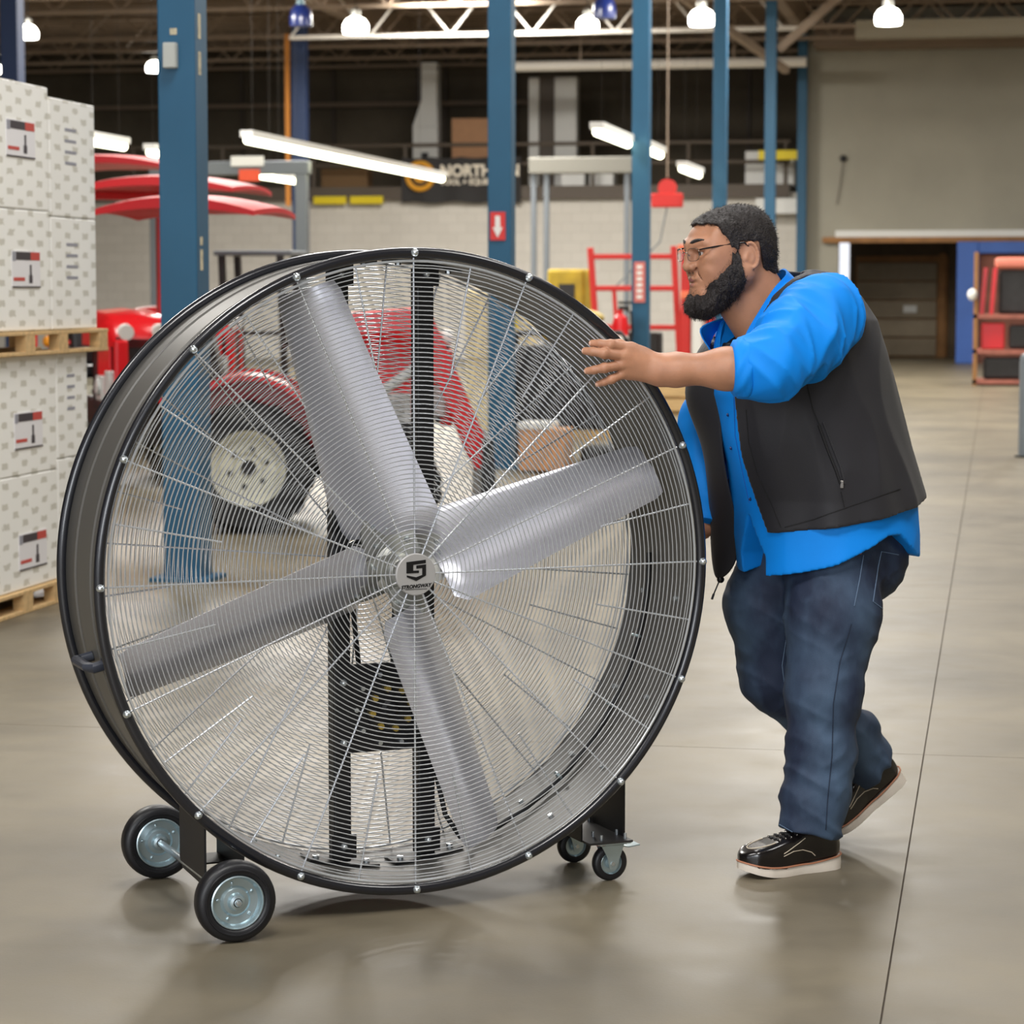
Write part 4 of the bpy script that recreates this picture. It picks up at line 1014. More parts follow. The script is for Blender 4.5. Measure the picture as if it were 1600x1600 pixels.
# ------------------------------------------------------------------ the man pushing the fan
# sculpting by distance fields: tapered limbs and ellipsoids are blended and turned into one surface
class Field:
    def __init__(s, X, Y, Z):
        s.X = np.asarray(X, np.float32); s.Y = np.asarray(Y, np.float32); s.Z = np.asarray(Z, np.float32)
        s.f = np.full((len(X), len(Y), len(Z)), 0.2, np.float32)
    def sl(s, lo, hi):
        r = []
        for A, a, b in zip((s.X, s.Y, s.Z), lo, hi):
            i = max(0, int(np.searchsorted(A, a)) - 1); j = min(len(A), int(np.searchsorted(A, b)) + 1)
            r.append(slice(i, max(j, i)))
        return tuple(r)
    def pts(s, q): return s.X[q[0]][:, None, None], s.Y[q[1]][None, :, None], s.Z[q[2]][None, None, :]
    def op(s, d, q, k, mode):
        a = s.f[q]
        if mode == 'add':
            if k <= 0: s.f[q] = np.minimum(a, d)
            else:
                h = np.maximum(k - np.abs(a - d), 0) / k; s.f[q] = np.minimum(a, d) - h * h * k * 0.25
        else:
            d = -d
            if k <= 0: s.f[q] = np.maximum(a, d)
            else:
                h = np.maximum(k - np.abs(a - d), 0) / k; s.f[q] = np.maximum(a, d) + h * h * k * 0.25
    def cone(s, a, b, ra, rb, k=0.02, mode='add'):
        a = np.asarray(a, float); b = np.asarray(b, float); m = max(ra, rb) + k + 0.012
        q = s.sl(np.minimum(a, b) - m, np.maximum(a, b) + m); x, y, z = s.pts(q)
        d = b - a; L2 = max(float(d @ d), 1e-9)
        t = np.clip(((x - a[0]) * d[0] + (y - a[1]) * d[1] + (z - a[2]) * d[2]) / L2, 0, 1)
        dist = np.sqrt((x - a[0] - t * d[0]) ** 2 + (y - a[1] - t * d[1]) ** 2 + (z - a[2] - t * d[2]) ** 2) - (ra + (rb - ra) * t)
        s.op(dist.astype(np.float32), q, k, mode); return s
    def chain(s, P, r, k=0.02, mode='add'):
        for i in range(len(P) - 1): s.cone(P[i], P[i + 1], r[i], r[i + 1], k, mode)
        return s
    def ell(s, c, r, k=0.02, mode='add', M=None):
        c = np.asarray(c, float); r = np.asarray(r, float); m = r.max() + k + 0.012
        q = s.sl(c - m, c + m); x, y, z = s.pts(q)
        x = x - c[0]; y = y - c[1]; z = z - c[2]
        if M is not None:   # rows are the ellipsoid axes
            x, y, z = (M[0][0] * x + M[0][1] * y + M[0][2] * z, M[1][0] * x + M[1][1] * y + M[1][2] * z, M[2][0] * x + M[2][1] * y + M[2][2] * z)
        k0 = np.sqrt((x / r[0]) ** 2 + (y / r[1]) ** 2 + (z / r[2]) ** 2); k1 = np.sqrt((x / r[0] ** 2) ** 2 + (y / r[1] ** 2) ** 2 + (z / r[2] ** 2) ** 2)
        s.op((k0 * (k0 - 1) / np.maximum(k1, 1e-6)).astype(np.float32), q, k, mode); return s
    def nets(s):
        f = s.f; ins = f < 0
        c = np.zeros(tuple(n - 1 for n in f.shape), np.uint8)
        for i in (0, 1):
            for j in (0, 1):
                for k in (0, 1):
                    c += ins[i:f.shape[0] - 1 + i, j:f.shape[1] - 1 + j, k:f.shape[2] - 1 + k]
        mask = (c > 0) & (c < 8); cells = np.argwhere(mask)
        idx = np.full(mask.shape, -1, np.int32); idx[mask] = np.arange(len(cells))
        I, J, K = cells.T; acc = np.zeros((len(cells), 3)); cnt = np.zeros(len(cells))
        cor = [(a, b, d) for a in (0, 1) for b in (0, 1) for d in (0, 1)]
        for u in range(8):
            for v in range(u + 1, 8):
                A, B = cor[u], cor[v]
                if sum(abs(A[t] - B[t]) for t in range(3)) != 1: continue
                fa = f[I + A[0], J + A[1], K + A[2]]; fb = f[I + B[0], J + B[1], K + B[2]]
                w = (fa < 0) != (fb < 0); t = np.where(w, fa / np.where(w, fa - fb, 1), 0)
                pa = np.stack([s.X[I + A[0]], s.Y[J + A[1]], s.Z[K + A[2]]], 1); pb = np.stack([s.X[I + B[0]], s.Y[J + B[1]], s.Z[K + B[2]]], 1)
                acc += np.where(w[:, None], pa + (pb - pa) * t[:, None], 0); cnt += w
        V = acc / cnt[:, None]; F = []
        for ax in range(3):
            a0 = [slice(None)] * 3; a1 = [slice(None)] * 3; a0[ax] = slice(0, -1); a1[ax] = slice(1, None)
            ch = ins[tuple(a0)] != ins[tuple(a1)]
            o = [t for t in range(3) if t != ax]
            e = np.argwhere(ch); e = e[(e[:, o[0]] > 0) & (e[:, o[1]] > 0) & (e[:, o[0]] < mask.shape[o[0]]) & (e[:, o[1]] < mask.shape[o[1]])]
            if not len(e): continue
            fl = ins[tuple(a0)][tuple(e.T)]
            def cell(d0, d1):
                g = e.copy(); g[:, o[0]] += d0; g[:, o[1]] += d1
                return idx[tuple(g.T)]
            q = np.stack([cell(-1, -1), cell(0, -1), cell(0, 0), cell(-1, 0)], 1)
            flip = fl if ax != 1 else ~fl
            q[~flip] = q[~flip][:, ::-1]; F.append(q)
        F = np.concatenate(F); F = F[(F >= 0).all(1)]
        return V, F

LAT = rng.random((32, 32, 32)).astype(np.float32)
def vnoise(x, y, z):
    x, y, z = np.broadcast_arrays(x, y, z)
    xi = np.floor(x).astype(np.int32); yi = np.floor(y).astype(np.int32); zi = np.floor(z).astype(np.int32)
    u = x - xi; v = y - yi; w = z - zi
    u = u * u * (3 - 2 * u); v = v * v * (3 - 2 * v); w = w * w * (3 - 2 * w)
    def L(a, b, c): return LAT[(xi + a) & 31, (yi + b) & 31, (zi + c) & 31]
    return ((L(0, 0, 0) * (1 - u) + L(1, 0, 0) * u) * (1 - v) + (L(0, 1, 0) * (1 - u) + L(1, 1, 0) * u) * v) * (1 - w) + \
           ((L(0, 0, 1) * (1 - u) + L(1, 0, 1) * u) * (1 - v) + (L(0, 1, 1) * (1 - u) + L(1, 1, 1) * u) * v) * w
def fold(t): # sharp crests, soft valleys
    return 1 - np.abs(2 * t - 1)

MO = np.array([1.0, 0.12, 0.0])
fanM = Matrix.Translation(FAN_LOC) @ Matrix.Rotation(FAN_RZ, 4, 'Z')
man = thing('person', 'bearded person in a blue shirt, black vest and jeans pushing the fan', 'person', fanM @ Vector(MO), FAN_RZ)
def put(name, V, F, m, parent=man, smooth=True, relax=0):
    V = np.asarray(V, float)
    if relax:
        F_ = np.asarray(F); 
        for _ in range(relax):
            acc = np.zeros_like(V); cnt = np.zeros(len(V))
            for a in range(4):
                np.add.at(acc, F_[:, a], V[F_[:, (a + 1) % 4]] + V[F_[:, (a - 1) % 4]]); np.add.at(cnt, F_[:, a], 2)
            V = V * 0.4 + 0.6 * acc / cnt[:, None]
    me = bpy.data.meshes.new(name)
    V = V - MO
    me.vertices.add(len(V)); me.vertices.foreach_set('co', V.astype(np.float32).ravel())
    F = np.asarray(F, np.int32); nf = len(F)
    me.loops.add(nf * 4); me.loops.foreach_set('vertex_index', F.ravel())
    me.polygons.add(nf); me.polygons.foreach_set('loop_start', np.arange(0, nf * 4, 4, dtype=np.int32)); me.polygons.foreach_set('loop_total', np.full(nf, 4, np.int32))
    me.update(calc_edges=True); me.validate()
    if smooth: me.polygons.foreach_set('use_smooth', np.ones(len(me.polygons), bool))
    me.materials.append(m)
    o = bpy.data.objects.new(name, me); COL.objects.link(o); o.parent = parent
    return o
class PB(MB):
    """mesh builder in the fan's coordinates for parts of the man"""
    def build(s, name, m, parent=man, **kw):
        s.v = [tuple(np.asarray(v) - MO) for v in s.v]
        return MB.build(s, name, m, parent, **kw)

def skin_mat():
    m = mat('skin', srgb(184, 132, 102), 0.48, var=0.10, vscale=26, bump=0.08, bscale=420)
    b = m.node_tree.nodes['Principled BSDF']
    b.inputs['Subsurface Weight'].default_value = 0.12; b.inputs['Subsurface Radius'].default_value = (0.012, 0.005, 0.003)
    return m
M_SKIN = skin_mat()
M_HAIR = mat('dark_hair', srgb(34, 27, 25), 0.55, var=0.25, vscale=120, bump=0.5, bscale=260)
M_SHIRT = mat('blue_shirt', srgb(0, 138, 238), 0.66, var=0.05, vscale=9, bump=0.06, bscale=500, spec=0.3)
M_VEST = mat('black_vest', srgb(33, 32, 37), 0.62, var=0.12, vscale=7, bump=0.06, bscale=380, sheen=0.1)
M_TEE = mat('black_tee', srgb(24, 23, 25), 0.8)
def denim():
    m = mat('denim', srgb(44, 62, 88), 0.75, var=0.0, bump=0.15, bscale=520)
    N = m.node_tree.nodes; Lk = m.node_tree.links; b = N['Principled BSDF']
    tc = N.new('ShaderNodeTexCoord'); mp = N.new('ShaderNodeMapping'); mp.inputs['Scale'].default_value = (5, 5, 2.6); Lk.new(tc.outputs['Object'], mp.inputs[0])
    n = N.new('ShaderNodeTexNoise'); n.inputs['Scale'].default_value = 1.5; n.inputs['Detail'].default_value = 5; Lk.new(mp.outputs[0], n.inputs['Vector'])
    r = N.new('ShaderNodeValToRGB'); r.color_ramp.elements[0].position = 0.38; r.color_ramp.elements[0].color = (*srgb(26, 38, 62), 1)
    r.color_ramp.elements[1].position = 0.68; r.color_ramp.elements[1].color = (*srgb(70, 92, 117), 1)
    Lk.new(n.outputs['Fac'], r.inputs['Fac']); Lk.new(r.outputs['Color'], b.inputs['Base Color'])
    return m
M_DENIM = denim()

# --- head frame
PA = R(9)
HF = np.array([-math.cos(PA), 0, -math.sin(PA)]); HL = np.array([0, -1.0, 0]); HH = np.array([-math.sin(PA), 0, math.cos(PA)])
HO = np.array([0.888, 0.17, 1.462]) + HF * 0.012 + HH * 0.019
def hd(f, l, h): return HO + HF * f + HL * l + HH * h
HM = np.array([HF, HL, HH])

def ax_(*segs):
    out = []
    for a, b, st in segs: out += list(np.arange(a, b, st))
    return np.array(out)
BX = ax_((0.385, 0.60, 0.0022), (0.60, 0.74, 0.0036), (0.74, 1.02, 0.0021), (1.02, 1.40, 0.008))
BY = ax_((-0.25, -0.08, 0.0048), (-0.08, 0.27, 0.0021), (0.27, 0.52, 0.007))
BZ = ax_((0.66, 1.16, 0.009), (1.16, 1.62, 0.0021))
B = Field(BX, BY, BZ)
# torso, arms (mostly under the clothes)
B.chain([(1.13, 0.17, 0.86), (1.10, 0.17, 0.98), (1.05, 0.17, 1.22), (1.03, 0.17, 1.30)], [0.11, 0.13, 0.12, 0.09], 0.03)
B.cone((1.02, 0.02, 1.345), (1.04, 0.34, 1.345), 0.05, 0.05, 0.05)
SH_L, EL_L, WR_L = np.array([1.02, -0.02, 1.35]), np.array([0.80, -0.165, 1.225]), np.array([0.582, -0.062, 1.220])
B.chain([SH_L, EL_L], [0.058, 0.048], 0.03)
mid = EL_L * 0.62 + WR_L * 0.38
B.chain([EL_L, mid, WR_L * 0.85 + EL_L * 0.15, WR_L], [0.047, 0.0445, 0.0325, 0.0285], 0.03)
B.cone(WR_L + (0, 0.004, 0.012), WR_L + (0.03, -0.004, 0.012), 0.020, 0.022, 0.02); B.cone(WR_L + (0, 0.004, -0.012), WR_L + (0.03, -0.004, -0.012), 0.020, 0.022, 0.02)
SH_R, EL_R, WR_R = np.array([1.05, 0.36, 1.34]), np.array([0.945, 0.44, 1.06]), np.array([0.895, 0.35, 0.81])
B.chain([SH_R, EL_R, WR_R], [0.055, 0.045, 0.030], 0.03)
# left hand spread on the guard
fing = {
 'i': [(0.500, -0.048, 1.270), (0.459, -0.052, 1.279), (0.438, -0.038, 1.2815), (0.426, -0.0235, 1.2815)],
 'm': [(0.488, -0.053, 1.252), (0.441, -0.056, 1.2595), (0.419, -0.041, 1.2635), (0.408, -0.0245, 1.2645)],
 'r': [(0.487, -0.050, 1.233), (0.444, -0.052, 1.2265), (0.424, -0.039, 1.2215), (0.414, -0.0240, 1.2190)],
 'p': [(0.494, -0.044, 1.213), (0.464, -0.046, 1.2000), (0.450, -0.035, 1.1930), (0.442, -0.0225, 1.1890)]}
fr = {'i': (0.0125, 0.0110, 0.0097, 0.0086), 'm': (0.0127, 0.0113, 0.0100, 0.0088), 'r': (0.0122, 0.0106, 0.0095, 0.0084), 'p': (0.0110, 0.0093, 0.0083, 0.0074)}
for j, (kk, P) in enumerate(fing.items()):
    w0 = WR_L + np.array([-0.002, 0.006, 0.017 - 0.0115 * j])
    B.chain([w0, np.array(P[0]) + (0.012, 0.004, 0)], [0.0165, 0.0135], 0.016)
    B.cone(np.array(P[0]) + (0.014, 0.004, 0), P[0], 0.0132, fr[kk][0], 0.010)
for kk, P in fing.items():
    q = [np.array(P[0]) + np.array([0.006, 0.002, 0])] + [np.array(v) for v in P[1:]]
    B.chain(q, fr[kk], 0.0035)
    B.ell(P[1], (0.0112, 0.0106, fr[kk][1] * 1.04), 0.006)
B.ell((0.530, -0.044, 1.240), (0.045, 0.016, 0.034), 0.014)
B.chain([(0.560, -0.045, 1.243), (0.523, -0.030, 1.268), (0.494, -0.0255, 1.279), (0.470, -0.0245, 1.283)], [0.017, 0.0125, 0.0105, 0.0085], 0.008)
# right hand flat on the outside of the drum
pr = WR_R
for j in range(4):
    k0 = pr + np.array([-0.075, -0.055 - 0.0 * j, 0.030 - 0.019 * j]); tip = np.array([0.757, 0.235 + 0.004 * j, 0.83 - 0.027 * j])
    B.chain([pr, k0, (k0 + tip) / 2 + (0.004, 0, 0), tip], [0.018, 0.0125, 0.0100, 0.0085], 0.010)
B.chain([pr, pr + (-0.05, -0.02, 0.045), (0.765, 0.30, 0.885)], [0.018, 0.013, 0.0095], 0.010)
# neck and head
B.cone(hd(-0.042, 0, -0.050), (1.005, 0.17, 1.315), 0.064, 0.070, 0.03)
B.cone(hd(0.01, 0, -0.085), (0.965, 0.17, 1.29), 0.045, 0.055, 0.03)
B.ell(hd(-0.022, 0, 0.032), (0.100, 0.077, 0.085), 0.02, M=HM)
B.ell(hd(0.038, 0, 0.042), (0.060, 0.064, 0.058), 0.03, M=HM)
B.ell(hd(0.040, 0, -0.015), (0.060, 0.066, 0.072), 0.03, M=HM)
for s in (-1, 1):
    B.cone(hd(0.0, s * 0.058, -0.035), hd(0.078, s * 0.022, -0.078), 0.030, 0.024, 0.030)
    B.ell(hd(0.058, s * 0.040, -0.012), (0.036, 0.028, 0.036), 0.022, M=HM)      # cheek
    B.ell(hd(0.070, s * 0.046, 0.014), (0.022, 0.020, 0.012), 0.016, M=HM)      # cheekbone
    B.ell(hd(0.035, s * 0.060, 0.035), (0.040, 0.016, 0.050), 0.022, M=HM)      # temple
B.ell(hd(0.078, 0, -0.040), (0.024, 0.036, 0.030), 0.02, M=HM)                   # mouth area
B.ell(hd(0.084, 0, -0.076), (0.022, 0.028, 0.020), 0.02, M=HM)                   # chin
for s in (-1, 1):
    B.ell(hd(0.108, s * 0.033, 0.026), (0.020, 0.020, 0.014), 0.016, 'sub', M=HM)   # eye socket
    B.cone(hd(0.093, s * 0.012, 0.046), hd(0.082, s * 0.047, 0.050), 0.011, 0.009, 0.014) # brow
    B.ell(hd(0.0825, s * 0.033, 0.0358), (0.0145, 0.0200, 0.0078), 0.004, M=HM)  # upper lid
    B.ell(hd(0.0815, s * 0.033, 0.0160), (0.0135, 0.0195, 0.0064), 0.005, M=HM)  # lower lid
B.chain([hd(0.094, 0, 0.040), hd(0.104, 0, 0.018), hd(0.1115, 0, -0.003)], [0.0090, 0.0100, 0.0128], 0.010)
for s in (-1, 1):
    B.ell(hd(0.104, s * 0.0150, -0.004), (0.0130, 0.0090, 0.0100), 0.007, M=HM)
    B.ell(hd(0.1105, s * 0.0080, -0.0150), (0.0050, 0.0040, 0.0045), 0.003, 'sub', M=HM)
B.ell(hd(0.0985, 0, -0.0335), (0.0110, 0.0250, 0.0062), 0.006, M=HM)
B.ell(hd(0.0965, 0, -0.0480), (0.0120, 0.0225, 0.0075), 0.006, M=HM)
B.cone(hd(0.107, -0.022, -0.0415), hd(0.107, 0.022, -0.0415), 0.0028, 0.0028, 0.004, 'sub')
for s in (-1, 1):
    B.cone(hd(0.097, s * 0.017, -0.006), hd(0.090, s * 0.031, -0.036), 0.0035, 0.0030, 0.010, 'sub')  # smile fold
    # ear: thin shell with a rolled rim, a bowl and a lobe
    e0 = hd(-0.018, s * 0.080, 0.004)
    EM = np.array([HF * 0.94 - HL * s * 0.34, HL * s * 0.94 + HF * 0.34, HH])
    B.ell(e0, (0.0165, 0.0055, 0.0295), 0.006, M=EM)
    B.cone(hd(-0.010, s * 0.068, 0.0), hd(-0.015, s * 0.079, 0.0), 0.014, 0.010, 0.008)
    rim = []
    for a in np.linspace(-25, 205, 14):
        rim.append(e0 + HL * s * 0.004 - EM[0] * (0.0165 * math.sin(R(a))) + EM[2] * (0.0300 * math.cos(R(a))))
    B.chain(rim, [0.0034] * len(rim), 0.003)
    B.ell(hd(-0.014, s * 0.0885, 0.000), (0.0075, 0.0050, 0.0120), 0.005, 'sub', M=EM)
    B.ell(hd(-0.009, s * 0.0790, -0.0265), (0.0075, 0.0050, 0.0085), 0.006, M=EM)   # lobe
    B.ell(hd(-0.004, s * 0.0790, -0.002), (0.0040, 0.0045, 0.0065), 0.004, M=EM)   # tragus
BV, BF = B.nets()
body = put('body', BV, BF, M_SKIN)
# face pieces
M_EYE = mat('eye_white', srgb(196, 186, 178), 0.25); M_IRIS = mat('iris_brown', srgb(40, 26, 20), 0.15)
for s in (-1, 1):
    e = PB(); e.ball(hd(0.0815, s * 0.031, 0.0262), 0.0115, 0.0115, 0.0115, 20, 12); eo = e.build('eye', M_EYE)
    c = hd(0.0815, s * 0.031, 0.0262); d = HF
    i_ = PB(); i_.lathe(c + d * 0.0098, d, [(0.0066, 0), (0.0054, 0.0012), (0.0001, 0.0020)], 16); i_.build('iris', M_IRIS, eo)
    eb = PB(); rr = []
    for t in np.linspace(0, 1, 10):
        p = hd(0.1012 - 0.0165 * t ** 1.6, s * (0.012 + 0.042 * t), 0.0505 + 0.007 * math.sin(t * 2.2))
        w = 0.0056 * (1 - 0.65 * t ** 2); th = 0.0030
        rr.append([p + HH * w, p + HF * th + HH * w * 0.3, p + HF * th * 0.8 - HH * w * 0.7, p - HH * w])
    eb.loft(rr); eb.build('eyebrow', M_HAIR)
lp = PB(); rr = []
for t in np.linspace(-1, 1, 13):
    w = 1 - t * t; c = hd(0.1095 - 0.0170 * t * t, 0.025 * t, -0.0352); 
    rr.append([c + HH * (0.0048 * w), c + HF * 0.0022 * w + HH * 0.001, c + HF * 0.001 * w - HH * 0.0045 * w, c - HF * 0.004])
lp.loft(rr); lp.build('upper_lip', mat('lip', srgb(132, 84, 78), 0.45), smooth=60)
lp = PB(); rr = []
for t in np.linspace(-1, 1, 13):
    w = 1 - t * t; c = hd(0.1085 - 0.0170 * t * t, 0.024 * t, -0.0470)
    rr.append([c + HH * (0.0038 * w), c + HF * 0.0028 * w, c + HF * 0.0008 * w - HH * 0.0052 * w, c - HF * 0.004])
lp.loft(rr); lp.build('lower_lip', mat('lip_low', srgb(166, 112, 98), 0.42), smooth=60)
# finger nails
for kk, P in fing.items():
    a = np.array(P[2]); t = np.array(P[3]); d = (t - a) / np.linalg.norm(t - a); up = np.array([0, -1.0, 0]); up -= d * (up @ d); up /= np.linalg.norm(up); sd = np.cross(d, up)
    c = t - d * 0.0015 + up * (fr[kk][3] * 0.80)
    MM = Matrix(((d[0], sd[0], up[0], 0), (d[1], sd[1], up[1], 0), (d[2], sd[2], up[2], 0), (0, 0, 0, 1)))
    n_ = PB(); n_.add([tuple(c + d * x * 0.0058 + sd * y * 0.0046 + up * (0.0016 - 0.0016 * y * y)) for x in (-1, -0.5, 0, 0.5, 1) for y in (-1, -0.5, 0, 0.5, 1)],
                      [(i * 5 + j, (i + 1) * 5 + j, (i + 1) * 5 + j + 1, i * 5 + j + 1) for i in range(4) for j in range(4)])
    n_.build('finger_nail', mat('nail', srgb(214, 172, 152), 0.3), smooth=60)

# --- hair and beard as sculpted masses with strands
def head_coords(x, y, z):
    x = x - HO[0]; y = y - HO[1]; z = z - HO[2]
    return HF[0] * x + HF[2] * z, -y, HH[0] * x + HH[2] * z
HX = np.arange(0.735, 1.03, 0.0024); HYs = np.arange(0.06, 0.28, 0.0024); HZ = np.arange(1.32, 1.63, 0.0024)
S0 = Field(HX, HYs, HZ)
S0.ell(hd(-0.022, 0, 0.032), (0.100, 0.077, 0.085), 0.02, M=HM); S0.ell(hd(0.038, 0, 0.042), (0.060, 0.064, 0.058), 0.03, M=HM)
S0.cone(hd(-0.052, 0, -0.02), hd(-0.068, 0, -0.06), 0.055, 0.048, 0.03)
for s in (-1, 1): S0.ell(hd(0.035, s * 0.060, 0.035), (0.040, 0.016, 0.050), 0.022, M=HM)
x, y, z = HX[:, None, None], HYs[None, :, None], HZ[None, None, :]
f_, l_, h_ = head_coords(x, y, z)
nz1 = vnoise(x * 90, y * 90, z * 60) - 0.5
nz2 = vnoise(x * 220 + 7, y * 220, z * 120) - 0.5
al = np.abs(l_)
# hairline: low at the nape, above the ear, sideburn, then up over the forehead
line = np.interp(f_, [-0.14, -0.085, -0.057, -0.047, 0.004, 0.010, 0.030, 0.034, 0.046, 0.052, 0.09, 0.12], [-0.050, -0.050, -0.030, 0.032, 0.042, 0.026, 0.028, 0.050, 0.064, 0.090, 0.094, 0.096])
line = np.where((al < 0.05) & (f_ > 0.03), np.maximum(line, 0.090), line)
thick = 0.0035 + 0.0055 * np.clip((h_ - 0.05) / 0.06, 0, 1) + 0.003 * np.clip((-0.03 - f_) / 0.05, 0, 1)
hair = np.maximum(S0.f - thick + 0.0035 * nz1 + 0.002 * nz2, (line - h_) * 0.6 + 0.006 * nz1)
S0.f = hair.astype(np.float32)
V, F = S0.nets(); hair_o = put('hair', V, F, M_HAIR)
hairV, hairF = V, F
S1 = Field(HX, HYs, HZ)
S1.ell(hd(0.040, 0, -0.015), (0.060, 0.066, 0.072), 0.03, M=HM)
for s in (-1, 1):
    S1.cone(hd(0.0, s * 0.058, -0.035), hd(0.078, s * 0.022, -0.078), 0.030, 0.024, 0.030); S1.ell(hd(0.058, s * 0.040, -0.012), (0.036, 0.028, 0.036), 0.022, M=HM)
    S1.ell(hd(0.035, s * 0.060, 0.035), (0.040, 0.016, 0.050), 0.022, M=HM)
S1.ell(hd(0.078, 0, -0.040), (0.024, 0.036, 0.030), 0.02, M=HM); S1.ell(hd(0.084, 0, -0.076), (0.022, 0.028, 0.020), 0.02, M=HM)
S1.ell(hd(0.0985, 0, -0.0335), (0.0110, 0.0250, 0.0062), 0.006, M=HM); S1.ell(hd(0.0965, 0, -0.0480), (0.0120, 0.0225, 0.0075), 0.006, M=HM)
S1.ell(hd(0.072, 0, -0.098), (0.044, 0.042, 0.024), 0.02, M=HM)
# upper edge of the beard falls from the sideburn to the mouth corner, then under the lip
edge = np.interp(f_, [0.006, 0.012, 0.028, 0.033, 0.040, 0.056, 0.072, 0.087, 0.098, 0.13], [-0.02, 0.035, 0.030, 0.006, -0.006, -0.024, -0.038, -0.056, -0.073, -0.075])
tb = 0.0012 + 0.0080 * np.clip((edge - h_) / 0.035, 0, 1) + 0.004 * np.clip((-0.06 - h_) / 0.03, 0, 1)
back = np.interp(h_, [-0.13, -0.121, -0.103, -0.078, -0.051, -0.029, 0.0, 0.03], [0.075, 0.058, 0.028, 0.013, 0.006, 0.014, 0.013, 0.010])
nz3 = vnoise(x * 130, y * 130, z * 60 + 3) - 0.5
beard = np.maximum(np.maximum(S1.f - tb + 0.006 * nz3 + 0.003 * nz2, (h_ - edge) * 0.7 + 0.010 * nz3), (back - f_) + 0.006 * nz3)
m_ = np.maximum(np.maximum(S1.f - 0.0008 + 0.004 * nz3, np.abs(h_ + 0.0235 + 0.25 * np.clip(al - 0.014, 0, 1)) - 0.0034 - 0.004 * nz3), np.maximum(0.086 - f_, al - 0.030))
S1.f = beard.astype(np.float32)
V, F = S1.nets(); beard_o = put('beard', V, F, M_HAIR)
def strands(name, V, F, n, ln, wd, flow, m, parent, cond=None, spread=0.55):
    Q = V[F]; c = Q.mean(1); nrm = np.cross(Q[:, 2] - Q[:, 0], Q[:, 3] - Q[:, 1]); A = np.linalg.norm(nrm, axis=1); nrm = nrm / np.maximum(A, 1e-12)[:, None]
    if cond is not None: keep = cond(c); c, nrm, A = c[keep], nrm[keep], A[keep]
    pick = rng.choice(len(c), n, p=A / A.sum()); p = c[pick]; nn = nrm[pick]
    p = p + rng.normal(0, 0.0012, p.shape)
    d = nn * 0.55 + np.asarray(flow(p)) + rng.normal(0, spread * 0.5, p.shape); d /= np.linalg.norm(d, axis=1)[:, None]
    sd = np.cross(d, rng.normal(0, 1, p.shape)); sd /= np.linalg.norm(sd, axis=1)[:, None]
    L_ = ln * (0.6 + 0.8 * rng.random(n))[:, None]; r0 = p - nn * 0.001
    VV = np.stack([r0 - sd * wd, r0 + sd * wd, p + d * L_ * 0.6 + sd * wd * 0.7, p + d * L_ * 0.6 - sd * wd * 0.7, p + d * L_ + nn * -0.0006 * 0 + sd * wd * 0.15, p + d * L_ - sd * wd * 0.15], 1).reshape(-1, 3)
    i = np.arange(n) * 6
    FF = np.concatenate([np.stack([i, i + 1, i + 2, i + 3], 1), np.stack([i + 3, i + 2, i + 4, i + 5], 1)])
    o = put(name, VV, FF, m, parent, smooth=False); o['kind'] = 'stuff'; return o
strands('hair_strands', hairV, hairF, 9000, 0.006, 0.00035, lambda p: np.array([0.75, 0, -0.25]) * 0.8, M_HAIR, hair_o, spread=0.5)
strands('beard_strands', V, F, 8000, 0.0075, 0.00035, lambda p: np.array([-0.25, 0, -0.8]), M_HAIR, beard_o, spread=0.6)
def stub(c):
    ff, ll, hh = head_coords(c[:, 0], c[:, 1], c[:, 2]); al_ = np.abs(ll)
    e_ = np.interp(ff, [0.012, 0.028, 0.033, 0.040, 0.056, 0.072, 0.087, 0.098, 0.13], [0.035, 0.030, 0.010, 0.002, -0.016, -0.030, -0.046, -0.062, -0.062])
    a_ = (hh < e_ + 0.004) & (ff > 0.008) & (hh > -0.11) & (np.abs(c[:, 1] - 0.17) < 0.09)
    b_ = (np.abs(hh + 0.022 + 0.2 * np.clip(al_ - 0.014, 0, 1)) < 0.007) & (ff > 0.084) & (al_ < 0.034)
    d_ = (hh > np.interp(ff, [-0.05, 0.0, 0.03, 0.05], [0.034, 0.036, 0.034, 0.058])) & (hh < 0.095) & (ff > -0.07) & (ff < 0.050) & (al_ > 0.05)
    return a_ | b_ | d_
strands('stubble', BV, BF, 7500, 0.0042, 0.00026, lambda p: np.array([0.1, 0, -0.8]), M_HAIR, beard_o, cond=stub, spread=0.5)

# --- glasses
gl = PB()
G0 = 0.1135
def lens_pts(s, f0=G0, sc=1.0):
    out = []
    for k in range(28):
        a = 2 * PI * k / 28; ca, sa = math.cos(a), math.sin(a)
        u = 0.0235 * sc * np.sign(ca) * abs(ca) ** 0.6; v = 0.0150 * sc * np.sign(sa) * abs(sa) ** 0.7
        out.append(hd(f0 - 0.010 * ((u + 0.0235) / 0.047) ** 2 * 0.8 - v * 0.12, s * (0.0345 + u), 0.0255 + v))
    return out
M_FRAME = mat('glasses_black', srgb(20, 20, 22), 0.25); M_METAL = mat('glasses_metal', srgb(150, 146, 140), 0.2, metal=0.9)
gt_ = PB(); gt_.tube([hd(G0 + 0.001, 0.0115, 0.030), hd(G0 + 0.004, 0, 0.0325), hd(G0 + 0.001, -0.0115, 0.030)], 0.0011, 8); gw = gt_.build('glasses', M_METAL)
M_GLASS = bpy.data.materials.new('lens_glass'); M_GLASS.use_nodes = True
N_ = M_GLASS.node_tree.nodes; N_.remove(N_['Principled BSDF'])
tr_ = N_.new('ShaderNodeBsdfTransparent'); gs_ = N_.new('ShaderNodeBsdfGlossy'); gs_.inputs['Roughness'].default_value = 0.03
ms_ = N_.new('ShaderNodeMixShader')
